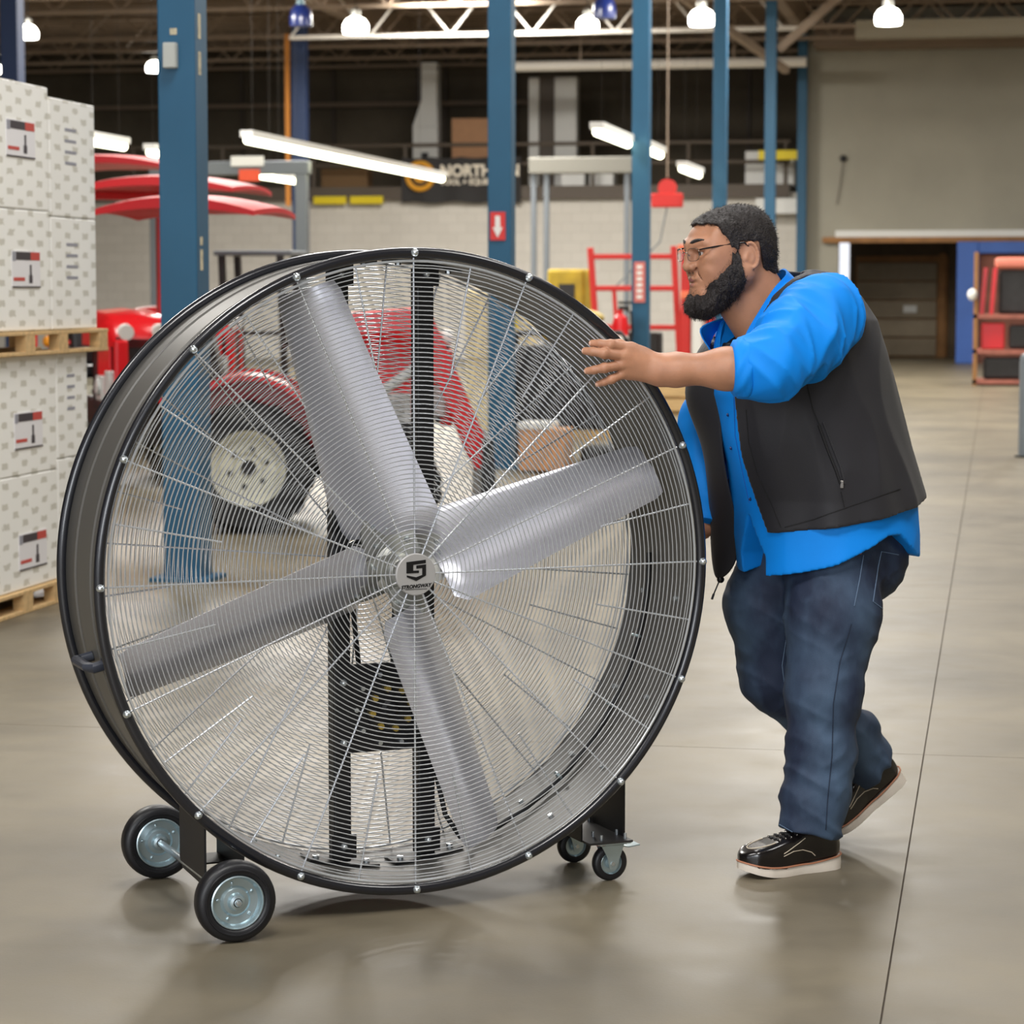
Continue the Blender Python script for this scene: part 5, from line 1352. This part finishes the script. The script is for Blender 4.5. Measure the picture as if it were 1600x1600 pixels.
ms_.inputs[0].default_value = 0.10; M_GLASS.node_tree.links.new(tr_.outputs[0], ms_.inputs[1]); M_GLASS.node_tree.links.new(gs_.outputs[0], ms_.inputs[2])
M_GLASS.node_tree.links.new(ms_.outputs[0], N_['Material Output'].inputs['Surface'])
for s in (-1, 1):
    t = PB(); t.tube(lens_pts(s), 0.0007, 6, closed=True); t.build('lens_rim', M_METAL, gw)
    t = PB(); A1 = lens_pts(s, G0, 0.98); A2 = lens_pts(s, G0 - 0.0012, 0.98); t.loft([A1, A2]); t.build('lens', M_GLASS, gw)
    t = PB(); t.tube([hd(0.1035, s * 0.0585, 0.036), hd(0.0985, s * 0.0665, 0.0372), hd(0.088, s * 0.0705, 0.0375), hd(0.03, s * 0.0790, 0.0385), hd(-0.004, s * 0.0830, 0.0365), hd(-0.022, s * 0.0800, 0.020), hd(-0.028, s * 0.0780, 0.002)],
                     [0.0016, 0.0019, 0.0021, 0.0023, 0.0024, 0.0022, 0.0018], 8); t.build('temple', M_FRAME, gw)
    t = PB(); t.tube([hd(G0 - 0.002, s * 0.012, 0.026), hd(0.108, s * 0.011, 0.022), hd(0.1055, s * 0.0105, 0.017)], 0.0008, 6); t.build('nose_pad', M_METAL, gw)

# --- torso shape shared by tee, shirt and vest
TZ = [.60, .75, .90, 1.04, 1.15, 1.25, 1.33, 1.39, 1.43, 1.46]
TX = [1.15, 1.15, 1.14, 1.10, 1.07, 1.055, 1.05, 1.045, 1.04, 1.04]
TRX = [.19, .20, .213, .215, .212, .195, .165, .125, .08, .04]
TRY = [.215, .225, .220, .215, .212, .210, .200, .165, .11, .06]
def torso(x, y, z):
    cx = np.interp(z, TZ, TX); rx = np.interp(z, TZ, TRX); ry = np.interp(z, TZ, TRY)
    return (np.sqrt(((x - cx) / rx) ** 2 + ((y - 0.17) / ry) ** 2) - 1) * np.minimum(rx, ry) * 0.95
def smin(a, b, k):
    h = np.maximum(k - np.abs(a - b), 0) / k; return np.minimum(a, b) - h * h * k * 0.25
def smax(a, b, k): return -smin(-a, -b, k)
def dcone(x, y, z, a, b, ra, rb):
    a = np.asarray(a, float); b = np.asarray(b, float); d = b - a; L2 = d @ d
    t = np.clip(((x - a[0]) * d[0] + (y - a[1]) * d[1] + (z - a[2]) * d[2]) / L2, 0, 1)
    return np.sqrt((x - a[0] - t * d[0]) ** 2 + (y - a[1] - t * d[1]) ** 2 + (z - a[2] - t * d[2]) ** 2) - (ra + (rb - ra) * t)
CX = np.arange(0.70, 1.45, 0.0045); CY = np.arange(-0.28, 0.54, 0.0045); CZs = np.arange(0.66, 1.47, 0.0045)
x, y, z = (a.astype(np.float32) for a in (CX[:, None, None], CY[None, :, None], CZs[None, None, :]))
T0 = np.maximum(torso(x, y, z), z - 1.415).astype(np.float32)
T0 = smin(T0, dcone(x, y, z, (1.03, 0.0, 1.345), (1.05, 0.34, 1.345), 0.062, 0.062).astype(np.float32), 0.05)
# near sleeve, with folds running around the arm
SL = dcone(x, y, z, (1.016, -0.028, 1.345), (0.925, -0.098, 1.288), 0.095, 0.086)
SL = smin(SL, dcone(x, y, z, (0.925, -0.095, 1.288), (0.805, -0.160, 1.230), 0.088, 0.072), 0.03)
SL = smin(SL, dcone(x, y, z, (0.805, -0.160, 1.230), (0.755, -0.142, 1.226), 0.072, 0.062), 0.03)
ad = EL_L - SH_L; ad = ad / np.linalg.norm(ad)
sa_ = (x - SH_L[0]) * ad[0] + (y - SH_L[1]) * ad[1] + (z - SH_L[2]) * ad[2]
wv = fold(vnoise(sa_ * 30 + z * 14, z * 7 + 3 - x * 8, y * 7)) * 0.020 + fold(vnoise(sa_ * 15 + 9, (x + z) * 15, y * 13)) * 0.012
SLw = SL - wv + 0.016
fa = WR_L - EL_L; fa = fa / np.linalg.norm(fa)
cut = (x - EL_L[0]) * fa[0] + (y - EL_L[1]) * fa[1] + (z - EL_L[2]) * fa[2]
SLw = np.maximum(SLw, cut - 0.068 - 0.006 * (vnoise(y * 30, z * 30, x * 0 + 2) - 0.5))
FR = dcone(x, y, z, (1.06, 0.34, 1.345), (0.955, 0.440, 1.07), 0.088, 0.066)
FR = smin(FR, dcone(x, y, z, (0.955, 0.440, 1.07), (0.905, 0.365, 0.845), 0.066, 0.050), 0.03)
FR = FR - fold(vnoise(z * 22, x * 12, y * 12)) * 0.008 + 0.004
# shirt: torso with flap hem, open over the jeans at the front
hem = np.interp(x, [0.85, 0.92, 1.05, 1.19, 1.23, 1.30, 1.40], [0.690, 0.705, 0.745, 0.815, 0.815, 0.760, 0.735])
drape = fold(vnoise(x * 9, y * 9, z * 3.2)) * 0.012
SHt = T0 - 0.006 - drape * np.clip((0.95 - z) / 0.2, 0, 1) + 0.002
tail = dcone(x, y, z, (1.16, 0.17, 0.72), (1.14, 0.17, 0.95), 0.205, 0.212)
SHt = smin(SHt, tail - drape, 0.03)
SHt = np.maximum(SHt, hem - z)
gap = np.maximum(np.maximum((np.abs(y - 0.150) - 0.5 * np.clip(0.86 - z, 0, 0.1) - 0.001), z - 0.86), x - 1.0)
SHt = np.maximum(SHt, -gap)
vneck = np.maximum(np.maximum(np.abs(y - 0.165) - np.clip((z - 1.17) * 0.62, 0, 0.082), 1.17 - z), x - 1.02)
SHt = smax(SHt, -vneck, 0.006)
vhem = np.where(y < 0.30, 0.815 + np.clip(x - 0.91, 0, 1) * 0.175, 0.80 + np.clip(x - 0.91, 0, 1) * 0.2)
vd = fold(vnoise(x * 9 + 4, y * 9, z * 5 + x * 7)) * 0.016
VT = T0 - 0.013 - vd - 0.030 * np.clip((1.02 - z) / 0.2, 0, 1) * np.clip((x - 1.0) / 0.3, 0, 1) * 0.4
SHt = np.where(z > vhem + 0.012, np.maximum(SHt, VT + 0.008), SHt)
armhole = np.minimum(SLw, FR)
SHIRT = np.minimum(np.minimum(SHt, SLw), FR)
fS = Field(CX, CY, CZs); fS.f = SHIRT.astype(np.float32)
V, F = fS.nets(); shirt = put('shirt', V, F, M_SHIRT, relax=1)
# rolled cuff
cf = PB(); c0_ = EL_L + fa * 0.066; u1 = np.cross(fa, [0, 0, 1.0]); u1 /= np.linalg.norm(u1); u2 = np.cross(u1, fa); rr = []
for k in range(9):
    q = k / 8.0; rr.append([])
    for j in range(44):
        a = 2 * PI * j / 44
        rad = 0.0645 - 0.004 * q + 0.0035 * math.sin(PI * q) + 0.0022 * math.sin(3 * a + 5 * q) + 0.0015 * math.sin(7 * a - 9 * q)
        if k in (0, 8): rad -= 0.006
        rr[-1].append(c0_ + fa * (-0.030 + 0.044 * q + 0.006 * math.cos(a)) + (u1 * math.cos(a) + u2 * math.sin(a) * 1.02) * rad)
cf.loft(rr); cf.build('rolled_cuff', M_SHIRT, shirt, smooth=60)
cf = PB(); cf.lathe((0.905, 0.365, 0.845), WR_R - np.array([0.905, 0.365, 0.845]) + np.array([0, 0, -0.001]), [(0.044, -0.01), (0.050, 0.0), (0.050, 0.03), (0.044, 0.034)], 28); cf.build('far_cuff', M_SHIRT, shirt)
# collar ribbons
def ribbon(name, base, top, m, parent, th=0.004, n=6):
    base = [np.array(p, float) for p in base]; top = [np.array(p, float) for p in top]
    def cr(P, t):
        t = t * (len(P) - 1); i = min(int(t), len(P) - 2); u = t - i
        p0, p1, p2, p3 = P[max(i - 1, 0)], P[i], P[i + 1], P[min(i + 2, len(P) - 1)]
        return 0.5 * ((2 * p1) + (-p0 + p2) * u + (2 * p0 - 5 * p1 + 4 * p2 - p3) * u * u + (-p0 + 3 * p1 - 3 * p2 + p3) * u ** 3)
    N_ = (len(base) - 1) * n; rr = []
    B_ = [cr(base, i / N_) for i in range(N_ + 1)]; T_ = [cr(top, i / N_) for i in range(N_ + 1)]
    for i in range(N_ + 1):
        tg = B_[min(i + 1, N_)] - B_[max(i - 1, 0)]; nn = np.cross(tg, T_[i] - B_[i]); nn = nn / max(np.linalg.norm(nn), 1e-9) * th
        m1 = (B_[i] * 0.5 + T_[i] * 0.5)
        rr.append([B_[i], m1 - nn * 0.3, T_[i], T_[i] + nn, m1 + nn * 0.7, B_[i] + nn])
    p = PB(); p.loft(rr); return p.build(name, m, parent, smooth=50)
ribbon('collar', [(1.055, 0.25, 1.395), (1.065, 0.17, 1.405), (1.045, 0.095, 1.400), (0.995, 0.066, 1.370), (0.940, 0.066, 1.325), (0.905, 0.080, 1.270), (0.885, 0.105, 1.215)],
       [(1.018, 0.245, 1.430), (1.020, 0.17, 1.455), (0.988, 0.088, 1.442), (0.945, 0.070, 1.408), (0.908, 0.073, 1.356), (0.878, 0.092, 1.294), (0.866, 0.110, 1.225)], M_SHIRT, shirt)
ribbon('collar', [(1.055, 0.25, 1.395), (1.01, 0.285, 1.365), (0.955, 0.285, 1.315), (0.915, 0.262, 1.262), (0.890, 0.225, 1.205)],
       [(1.015, 0.245, 1.425), (0.975, 0.265, 1.400), (0.925, 0.255, 1.355), (0.888, 0.235, 1.300), (0.868, 0.205, 1.215)], M_SHIRT, shirt)
ribbon('collar_point', [(0.935, 0.275, 1.335), (0.895, 0.285, 1.295), (0.872, 0.270, 1.250)], [(0.905, 0.235, 1.335), (0.838, 0.245, 1.308), (0.862, 0.225, 1.248)], M_SHIRT, shirt)
# black tee in the neck opening
tee = Field(np.arange(0.84, 1.25, 0.005), np.arange(0.0, 0.34, 0.005), np.arange(1.05, 1.36, 0.005))
tx, ty, tz = tee.X[:, None, None], tee.Y[None, :, None], tee.Z[None, None, :]
tee.f = np.maximum(torso(tx, ty, tz) + 0.012, tz - 1.275 - np.clip((tx - 0.90) * 0.55, 0, 0.2)).astype(np.float32)
V, F = tee.nets(); put('undershirt', V, F, M_TEE)
# --- vest: shell over the shirt, front open
VE = smax(VT, -(VT + 0.013), 0.004)
VE = np.maximum(VE, vhem - z)
yn = np.interp(z, [0.80, 0.90, 1.0, 1.14, 1.25, 1.32, 1.40], [0.070, 0.100, 0.110, 0.100, 0.072, 0.050, 0.040]); 
front = np.maximum(x - np.interp(z, TZ, TX) + 0.03, -(y - yn))
VE = smax(VE, -front, 0.004)
farside = np.maximum(x - (np.interp(z, TZ, TX) - 0.03), 0.30 - y)
neckhole = dcone(x, y, z, (1.02, 0.17, 1.345), (0.97, 0.17, 1.50), 0.100, 0.106)
VE = smax(VE, -neckhole, 0.006)
VE = smax(VE, -(np.minimum(SL - 0.004, FR - 0.004)), 0.005)
fV = Field(CX, CY, CZs); fV.f = VE.astype(np.float32)
V, F = fV.nets(); vest = put('vest', V, F, M_VEST, relax=1)
# far front panel of the vest hangs open
lv_ = [  # side, bulge, free edge
 ((1.00, 0.385, 1.300), (0.905, 0.335, 1.290), (0.880, 0.230, 1.275)),
 ((0.985, 0.392, 1.240), (0.872, 0.345, 1.225), (0.866, 0.215, 1.230)),
 ((1.00, 0.400, 1.153), (0.840, 0.335, 1.150), (0.876, 0.200, 1.150)),
 ((1.02, 0.400, 1.085), (0.868, 0.335, 1.085), (0.878, 0.210, 1.085)),
 ((1.03, 0.400, 1.021), (0.899, 0.335, 1.021), (0.890, 0.222, 1.018)),
 ((1.04, 0.395, 0.950), (0.912, 0.335, 0.950), (0.906, 0.232, 0.950)),
 ((1.05, 0.390, 0.882), (0.917, 0.335, 0.882), (0.928, 0.243, 0.886)),
 ((1.04, 0.385, 0.830), (0.920, 0.335, 0.830), (0.946, 0.250, 0.835)),
 ((1.00, 0.380, 0.775), (0.921, 0.333, 0.775), (0.955, 0.258, 0.785)),
 ((0.97, 0.365, 0.730), (0.923, 0.325, 0.725), (0.958, 0.268, 0.735)),
 ((0.935, 0.320, 0.690), (0.922, 0.305, 0.680), (0.935, 0.290, 0.690))]
p = PB(); rr = []
for a, b2, c in lv_:
    a, b2, c = np.array(a), np.array(b2), np.array(c); out = []; inn = []
    for t in np.linspace(0, 1, 15):
        q = (1 - t) ** 2 * a + 2 * t * (1 - t) * (2 * b2 - 0.5 * (a + c)) + t * t * c
        tg = 2 * (1 - t) * ((2 * b2 - 0.5 * (a + c)) - a) + 2 * t * (c - (2 * b2 - 0.5 * (a + c)))
        nn = np.cross(tg, [0, 0, 1.0]); nn = nn / max(np.linalg.norm(nn), 1e-9) * 0.009
        out.append(q); inn.append(q + nn)
    rr.append(out + inn[::-1])
p.loft(rr); fp = p.build('far_front_panel', M_VEST, vest, smooth=60)
ss = fp.modifiers.new('sub', 'SUBSURF'); ss.levels = 1; ss.render_levels = 2
# vest collar
ribbon('vest_collar', [(1.105, 0.27, 1.395), (1.120, 0.17, 1.405), (1.092, 0.048, 1.402), (1.030, 0.018, 1.362), (0.966, 0.018, 1.298), (0.922, 0.036, 1.232), (0.892, 0.066, 1.160)],
       [(1.075, 0.268, 1.425), (1.078, 0.17, 1.442), (1.046, 0.062, 1.432), (0.988, 0.040, 1.388), (0.936, 0.040, 1.318), (0.902, 0.056, 1.248), (0.880, 0.080, 1.172)], M_VEST, vest, th=0.007)
zc = PB(); zc.tube([(0.923, 0.303, 0.684), (0.915, 0.298, 0.672), (0.900, 0.290, 0.650)], 0.0018, 6); zc.build('zip_cord', M_FRAME, vest)
zc = PB(); zc.tube([(0.900, 0.290, 0.650), (0.893, 0.286, 0.638)], 0.0032, 8); zc.build('cord_stop', M_FRAME, vest)
zc = PB(); zc.ball((0.925, 0.302, 0.684), 0.010, 0.008, 0.009, 10, 8); zc.build('zip_end', M_FRAME, vest)
# --- jeans
from mathutils.bvhtree import BVHTree
JX = np.arange(0.86, 1.50, 0.0042); JY = np.arange(-0.14, 0.46, 0.0042); JZ = np.arange(0.03, 0.98, 0.0042)
J = Field(JX, JY, JZ)
J.ell((1.165, 0.165, 0.80), (0.180, 0.165, 0.17), 0.03); J.ell((1.232, 0.10, 0.75), (0.095, 0.10, 0.115), 0.04); J.ell((1.232, 0.23, 0.75), (0.095, 0.10, 0.115), 0.04)
J.chain([(1.125, 0.085, 0.80), (1.105, 0.055, 0.62), (1.067, 0.030, 0.43)], [0.110, 0.116, 0.094], 0.035)
J.chain([(1.067, 0.030, 0.43), (1.062, 0.026, 0.30), (1.045, 0.022, 0.19), (1.026, 0.020, 0.085)], [0.092, 0.083, 0.079, 0.071], 0.03)
J2 = Field(JX, JY, JZ)
J2.chain([(1.11, 0.255, 0.78), (1.045, 0.265, 0.62), (1.060, 0.272, 0.44)], [0.125, 0.112, 0.086], 0.035)
J2.chain([(1.060, 0.272, 0.44), (1.21, 0.278, 0.315), (1.335, 0.282, 0.205)], [0.086, 0.082, 0.076], 0.03)
J2.ell((1.30, 0.278, 0.295), (0.060, 0.070, 0.045), 0.03)
x, y, z = J.pts((slice(None),) * 3)
sh_d = np.array([0.275, 0.010, -0.235]); sh_d /= np.linalg.norm(sh_d)
cut2 = (x - 1.335) * sh_d[0] + (y - 0.28) * sh_d[1] + (z - 0.205) * sh_d[2]
J2.f = np.maximum(J2.f, cut2 - 0.028)
J.f = np.maximum(J.f, 0.072 + (1.10 - x) * 0.42 * 0 + np.clip(x - 0.95, 0, 1) * 0 + (1.10 - x) * 0.30 - z)
f = smin(J.f, J2.f, 0.018)
w1 = fold(vnoise(x * 8, y * 8, z * 24 + x * 16)) * np.interp(z, [0, 0.12, 0.26, 0.40, 0.60, 0.75], [0.018, 0.016, 0.009, 0.005, 0.006, 0.006])
w2 = fold(vnoise(x * 22 + z * 12, y * 14, z * 22 - x * 14)) * 0.004
f = f - w1 - w2 + 0.010
J.f = np.maximum(f, z - 0.93).astype(np.float32)
V, F = J.nets(); jeans = put('jeans', V, F, M_DENIM, relax=1)

# --- shoes, built around a foot pointing along -x
M_LEATHER = mat('black_leather', srgb(20, 17, 17), 0.22, coat=0.5, bump=0.03, bscale=120)
M_SOLE = mat('white_sole', srgb(222, 212, 198), 0.6, var=0.06, vscale=20); M_WELT = mat('tan_welt', srgb(176, 118, 88), 0.6); M_STITCH = mat('cream_stitch', srgb(206, 192, 170), 0.6); M_LACE = mat('black_lace', srgb(24, 23, 24), 0.7)
def outline(t):  # half width of the sole from heel (t=0) to toe (t=1)
    return np.interp(t, [0, 0.03, 0.10, 0.25, 0.45, 0.62, 0.78, 0.90, 0.97, 1.0], [0.004, 0.022, 0.033, 0.037, 0.036, 0.045, 0.050, 0.043, 0.024, 0.003])
def shoe(M, name):
    L = 0.285
    def TP(v): w = M @ Vector(v); return (w.x, w.y, w.z)
    root = PB(); rr = []
    for t in np.linspace(0, 1, 34):
        xx = 0.128 - L * t; w = outline(t); spring = 0.022 * np.clip((t - 0.62) / 0.38, 0, 1) ** 2; hz = 0.012 * np.clip((0.35 - t) / 0.35, 0, 1)
        zb = spring; zt = 0.023 + spring * 0.75 + hz
        rr.append([TP((xx, -w, zb)), TP((xx, -w * 1.03, (zb + zt) / 2)), TP((xx, -w * 0.98, zt)), TP((xx, w * 0.98, zt)), TP((xx, w * 1.03, (zb + zt) / 2)), TP((xx, w, zb))])
    root.loft(rr); so = root.build(name, M_SOLE, man, smooth=50)
    wl = PB(); P1 = []
    ts = np.linspace(0.0, 1, 40)
    for sgn, tt in ((-1, ts), (1, ts[::-1])):
        for t in tt:
            spring = 0.022 * np.clip((t - 0.62) / 0.38, 0, 1) ** 2; hz = 0.012 * np.clip((0.35 - t) / 0.35, 0, 1)
            P1.append(TP((0.128 - L * t, sgn * (outline(t) + 0.0015), 0.0245 + spring * 0.75 + hz)))
    wl.tube(P1, 0.0022, 6, closed=True); wl.build('welt', M_WELT, so)
    # upper
    fx_ = Field(np.arange(-0.175, 0.15, 0.0034), np.arange(-0.065, 0.065, 0.0034), np.arange(0.015, 0.17, 0.0034))
    fx_.chain([(0.085, 0, 0.055), (0.0, 0, 0.055), (-0.06, 0, 0.045), (-0.100, 0, 0.042)], [0.040, 0.042, 0.053, 0.056], 0.02)
    fx_.chain([(0.070, 0, 0.06), (0.060, 0, 0.14)], [0.038, 0.040], 0.02); fx_.chain([(0.035, 0, 0.07), (0.030, 0, 0.12)], [0.036, 0.036], 0.03)
    X_, Y_, Z_ = fx_.pts((slice(None),) * 3)
    tt = np.clip((0.128 - X_) / L, 0, 1); ww = outline(tt) + 0.0005
    fx_.f = smax(fx_.f, np.abs(Y_) - np.maximum(ww, 0.002), 0.010); fx_.f = smax(fx_.f, Z_ - np.interp(X_, [-0.16, -0.13, -0.09, -0.05, 0.0, 0.03, 0.06], [0.058, 0.070, 0.078, 0.088, 0.104, 0.13, 0.16]), 0.012); fx_.f = np.maximum(fx_.f, 0.018 - Z_); fx_.f = np.maximum(fx_.f, Z_ - 0.15).astype(np.float32)
    V, F = fx_.nets(); ut = BVHTree.FromPolygons([Vector(v) for v in V], [tuple(int(i) for i in q) for q in F]); V = np.array([TP(v) for v in V]); put('upper', V, F, M_LEATHER, so)
    # moccasin seam, eyelets, laces
    def drop(x_, y_):
        h = ut.ray_cast(Vector((x_, y_, 0.3)), Vector((0, 0, -1))); return TP((x_, y_, (h[0].z if h[0] else 0.07) + 0.0008))
    def side(x_, s_, z_):
        h = ut.ray_cast(Vector((x_, s_ * 0.2, z_)), Vector((0, -s_, 0))); return TP((x_, (h[0].y if h[0] else s_ * 0.04) + s_ * 0.0006, z_))
    sm = PB(); sm.tube([drop(-0.078 - 0.054 * math.cos(R(a)), 0.030 * math.sin(R(a))) for a in np.linspace(-95, 95, 30)], 0.0014, 6); sm.build('toe_seam', M_STITCH, so)
    for s in (-1, 1):
        for pts in ([(-0.060, 0.058), (-0.035, 0.068), (-0.010, 0.078), (0.012, 0.090)], [(-0.060, 0.052), (-0.03, 0.060), (0.0, 0.060), (0.025, 0.052), (0.038, 0.040)]):
            ln = PB(); P2 = []
            for i in range(len(pts) - 1):
                for k in range(5): t = k / 5; P2.append(side(pts[i][0] * (1 - t) + pts[i + 1][0] * t, s, pts[i][1] * (1 - t) + pts[i + 1][1] * t))
            ln.tube(P2, 0.0010, 6); ln.build('side_stitch', M_STITCH, so)
    for k in range(4):
        xx = -0.058 + 0.016 * k
        la = PB(); la.tube([drop(xx + 0.003 * math.sin(9 * yy), yy * 0.024) for yy in np.linspace(-1, 1, 9)], 0.0028, 6); la.build('lace', M_LACE, so)
        for s in (-1, 1):
            ey = PB(); ey.ball(drop(xx, s * 0.026), 0.0028, 0.0028, 0.0028, 8, 6); ey.build('eyelet', M_METAL, so)
    return so
shoe(Matrix.Translation((0.985, 0.018, 0.0)) @ Matrix.Rotation(R(4), 4, 'Z'), 'shoe')
toe = Vector((1.243, 0.283, 0.018))
shoe(Matrix.Translation(toe) @ Matrix.Rotation(R(-33), 4, 'Y').inverted() @ Matrix.Rotation(R(3), 4, 'Z') @ Matrix.Translation((0.128, 0, -0.022)) if False else
     Matrix.Translation(toe) @ Matrix.Rotation(R(-33), 4, 'Y') @ Matrix.Translation((0.118, 0, -0.004)), 'shoe')

# --- seams and fittings laid on the clothes (rays find the cloth surface)
def tree(o): return BVHTree.FromPolygons([v.co.copy() for v in o.data.vertices], [tuple(p.vertices) for p in o.data.polygons])
camL = (man.matrix_basis.inverted() @ Vector((0, 0, 1.4)))
CR = Matrix.Rotation(R(10.72), 4, 'Z') @ Matrix.Rotation(PI / 2 - 0.086, 4, 'X')
def surf(tr, px, py, off=0.001):
    d = CR @ Vector(((px - 800) / 4000.0, (800 - py) / 4000.0, -1.0)); d = (man.matrix_basis.to_3x3().inverted() @ d).normalized()
    h = tr.ray_cast(camL, d)
    if h[0] is None: return None
    return h[0] + h[1] * off
def seam(tr, pts, name, m, parent, r=0.0012, n=14, off=0.0008):
    P = []
    for i in range(len(pts) - 1):
        for k in range(n):
            t = k / n; q = surf(tr, pts[i][0] * (1 - t) + pts[i + 1][0] * t, pts[i][1] * (1 - t) + pts[i + 1][1] * t, off)
            if q is not None and (not P or (q - P[-1]).length < 0.06): P.append(q)
    if len(P) > 2:
        b = MB(); b.tube(P, r, 6); return b.build(name, m, parent)
tj = tree(jeans); tv = tree(vest); ts_ = tree(shirt)
M_SEAM = mat('denim_seam', srgb(92, 112, 136), 0.8); M_SEAMD = mat('denim_seam_dark', srgb(30, 42, 62), 0.8)
seam(tj, [(1349, 868), (1343, 905), (1334, 950)], 'pocket_seam', M_SEAM, jeans, 0.0012)
seam(tj, [(1330, 975), (1312, 1035), (1302, 1100), (1300, 1180), (1293, 1250), (1290, 1300)], 'side_seam', M_SEAMD, jeans, 0.0013)
seam(tj, [(1377, 862), (1372, 885), (1364, 940), (1380, 952)], 'back_pocket_seam', M_SEAM, jeans, 0.0012)
seam(tj, [(1377, 862), (1390, 864), (1405, 867)], 'back_pocket_seam', M_SEAM, jeans, 0.0012)
seam(tj, [(1228, 1000), (1222, 1040), (1226, 1072)], 'inner_seam', M_SEAM, jeans, 0.0012)
seam(tj, [(1218, 1288), (1250, 1306), (1280, 1314), (1300, 1311)], 'hem_seam', M_SEAM, jeans, 0.0012)
q = surf(tj, 1344, 864, 0.001)
if q: MB().ball(q, 0.004, 0.004, 0.004, 8, 6).build('rivet', mat('copper_rivet', srgb(176, 110, 80), 0.35, metal=0.7), jeans)
M_VSEAM = mat('vest_seam', srgb(22, 21, 23), 0.7)
seam(tv, [(1260, 596), (1270, 640), (1282, 668)], 'vest_seam', M_VSEAM, vest, 0.0014)
seam(tv, [(1279, 664), (1292, 700), (1306, 735), (1314, 758)], 'pocket_zip', M_VSEAM, vest, 0.0036)
seam(tv, [(1286, 660), (1300, 696), (1313, 730), (1320, 758)], 'pocket_welt', M_VEST, vest, 0.0030)
seam(tv, [(1314, 768), (1320, 795)], 'vest_seam', M_VSEAM, vest, 0.0012)
seam(tv, [(1226, 824), (1270, 812), (1330, 790), (1412, 762)], 'hem_stitch', M_VSEAM, vest, 0.0012)
seam(tv, [(1166, 640), (1170, 691), (1183, 739), (1205, 787), (1222, 828)], 'front_stitch', M_VSEAM, vest, 0.0011)
q = surf(tv, 1315, 756, 0.003)
if q:
    b = MB(); b.box(-0.004, 0.004, -0.0015, 0.0015, -0.010, 0.008, Matrix.Translation(q) @ Matrix.Rotation(R(-27), 4, 'Z')); zp = b.build('zip_pull', M_METAL, vest, smooth=None, bevel=0.001)
for (bx, by) in ((1138, 648), (1173, 780), (1143, 700)):
    q = surf(ts_, bx, by, 0.001)
    if q: MB().ball(q, 0.0045, 0.0030, 0.0045, 10, 6).build('button', mat('button_navy', srgb(24, 46, 96), 0.3), shirt)
seam(ts_, [(1147, 620), (1149, 680), (1160, 735), (1172, 790)], 'placket_seam', mat('shirt_seam', srgb(14, 100, 186), 0.7), shirt, 0.0012)
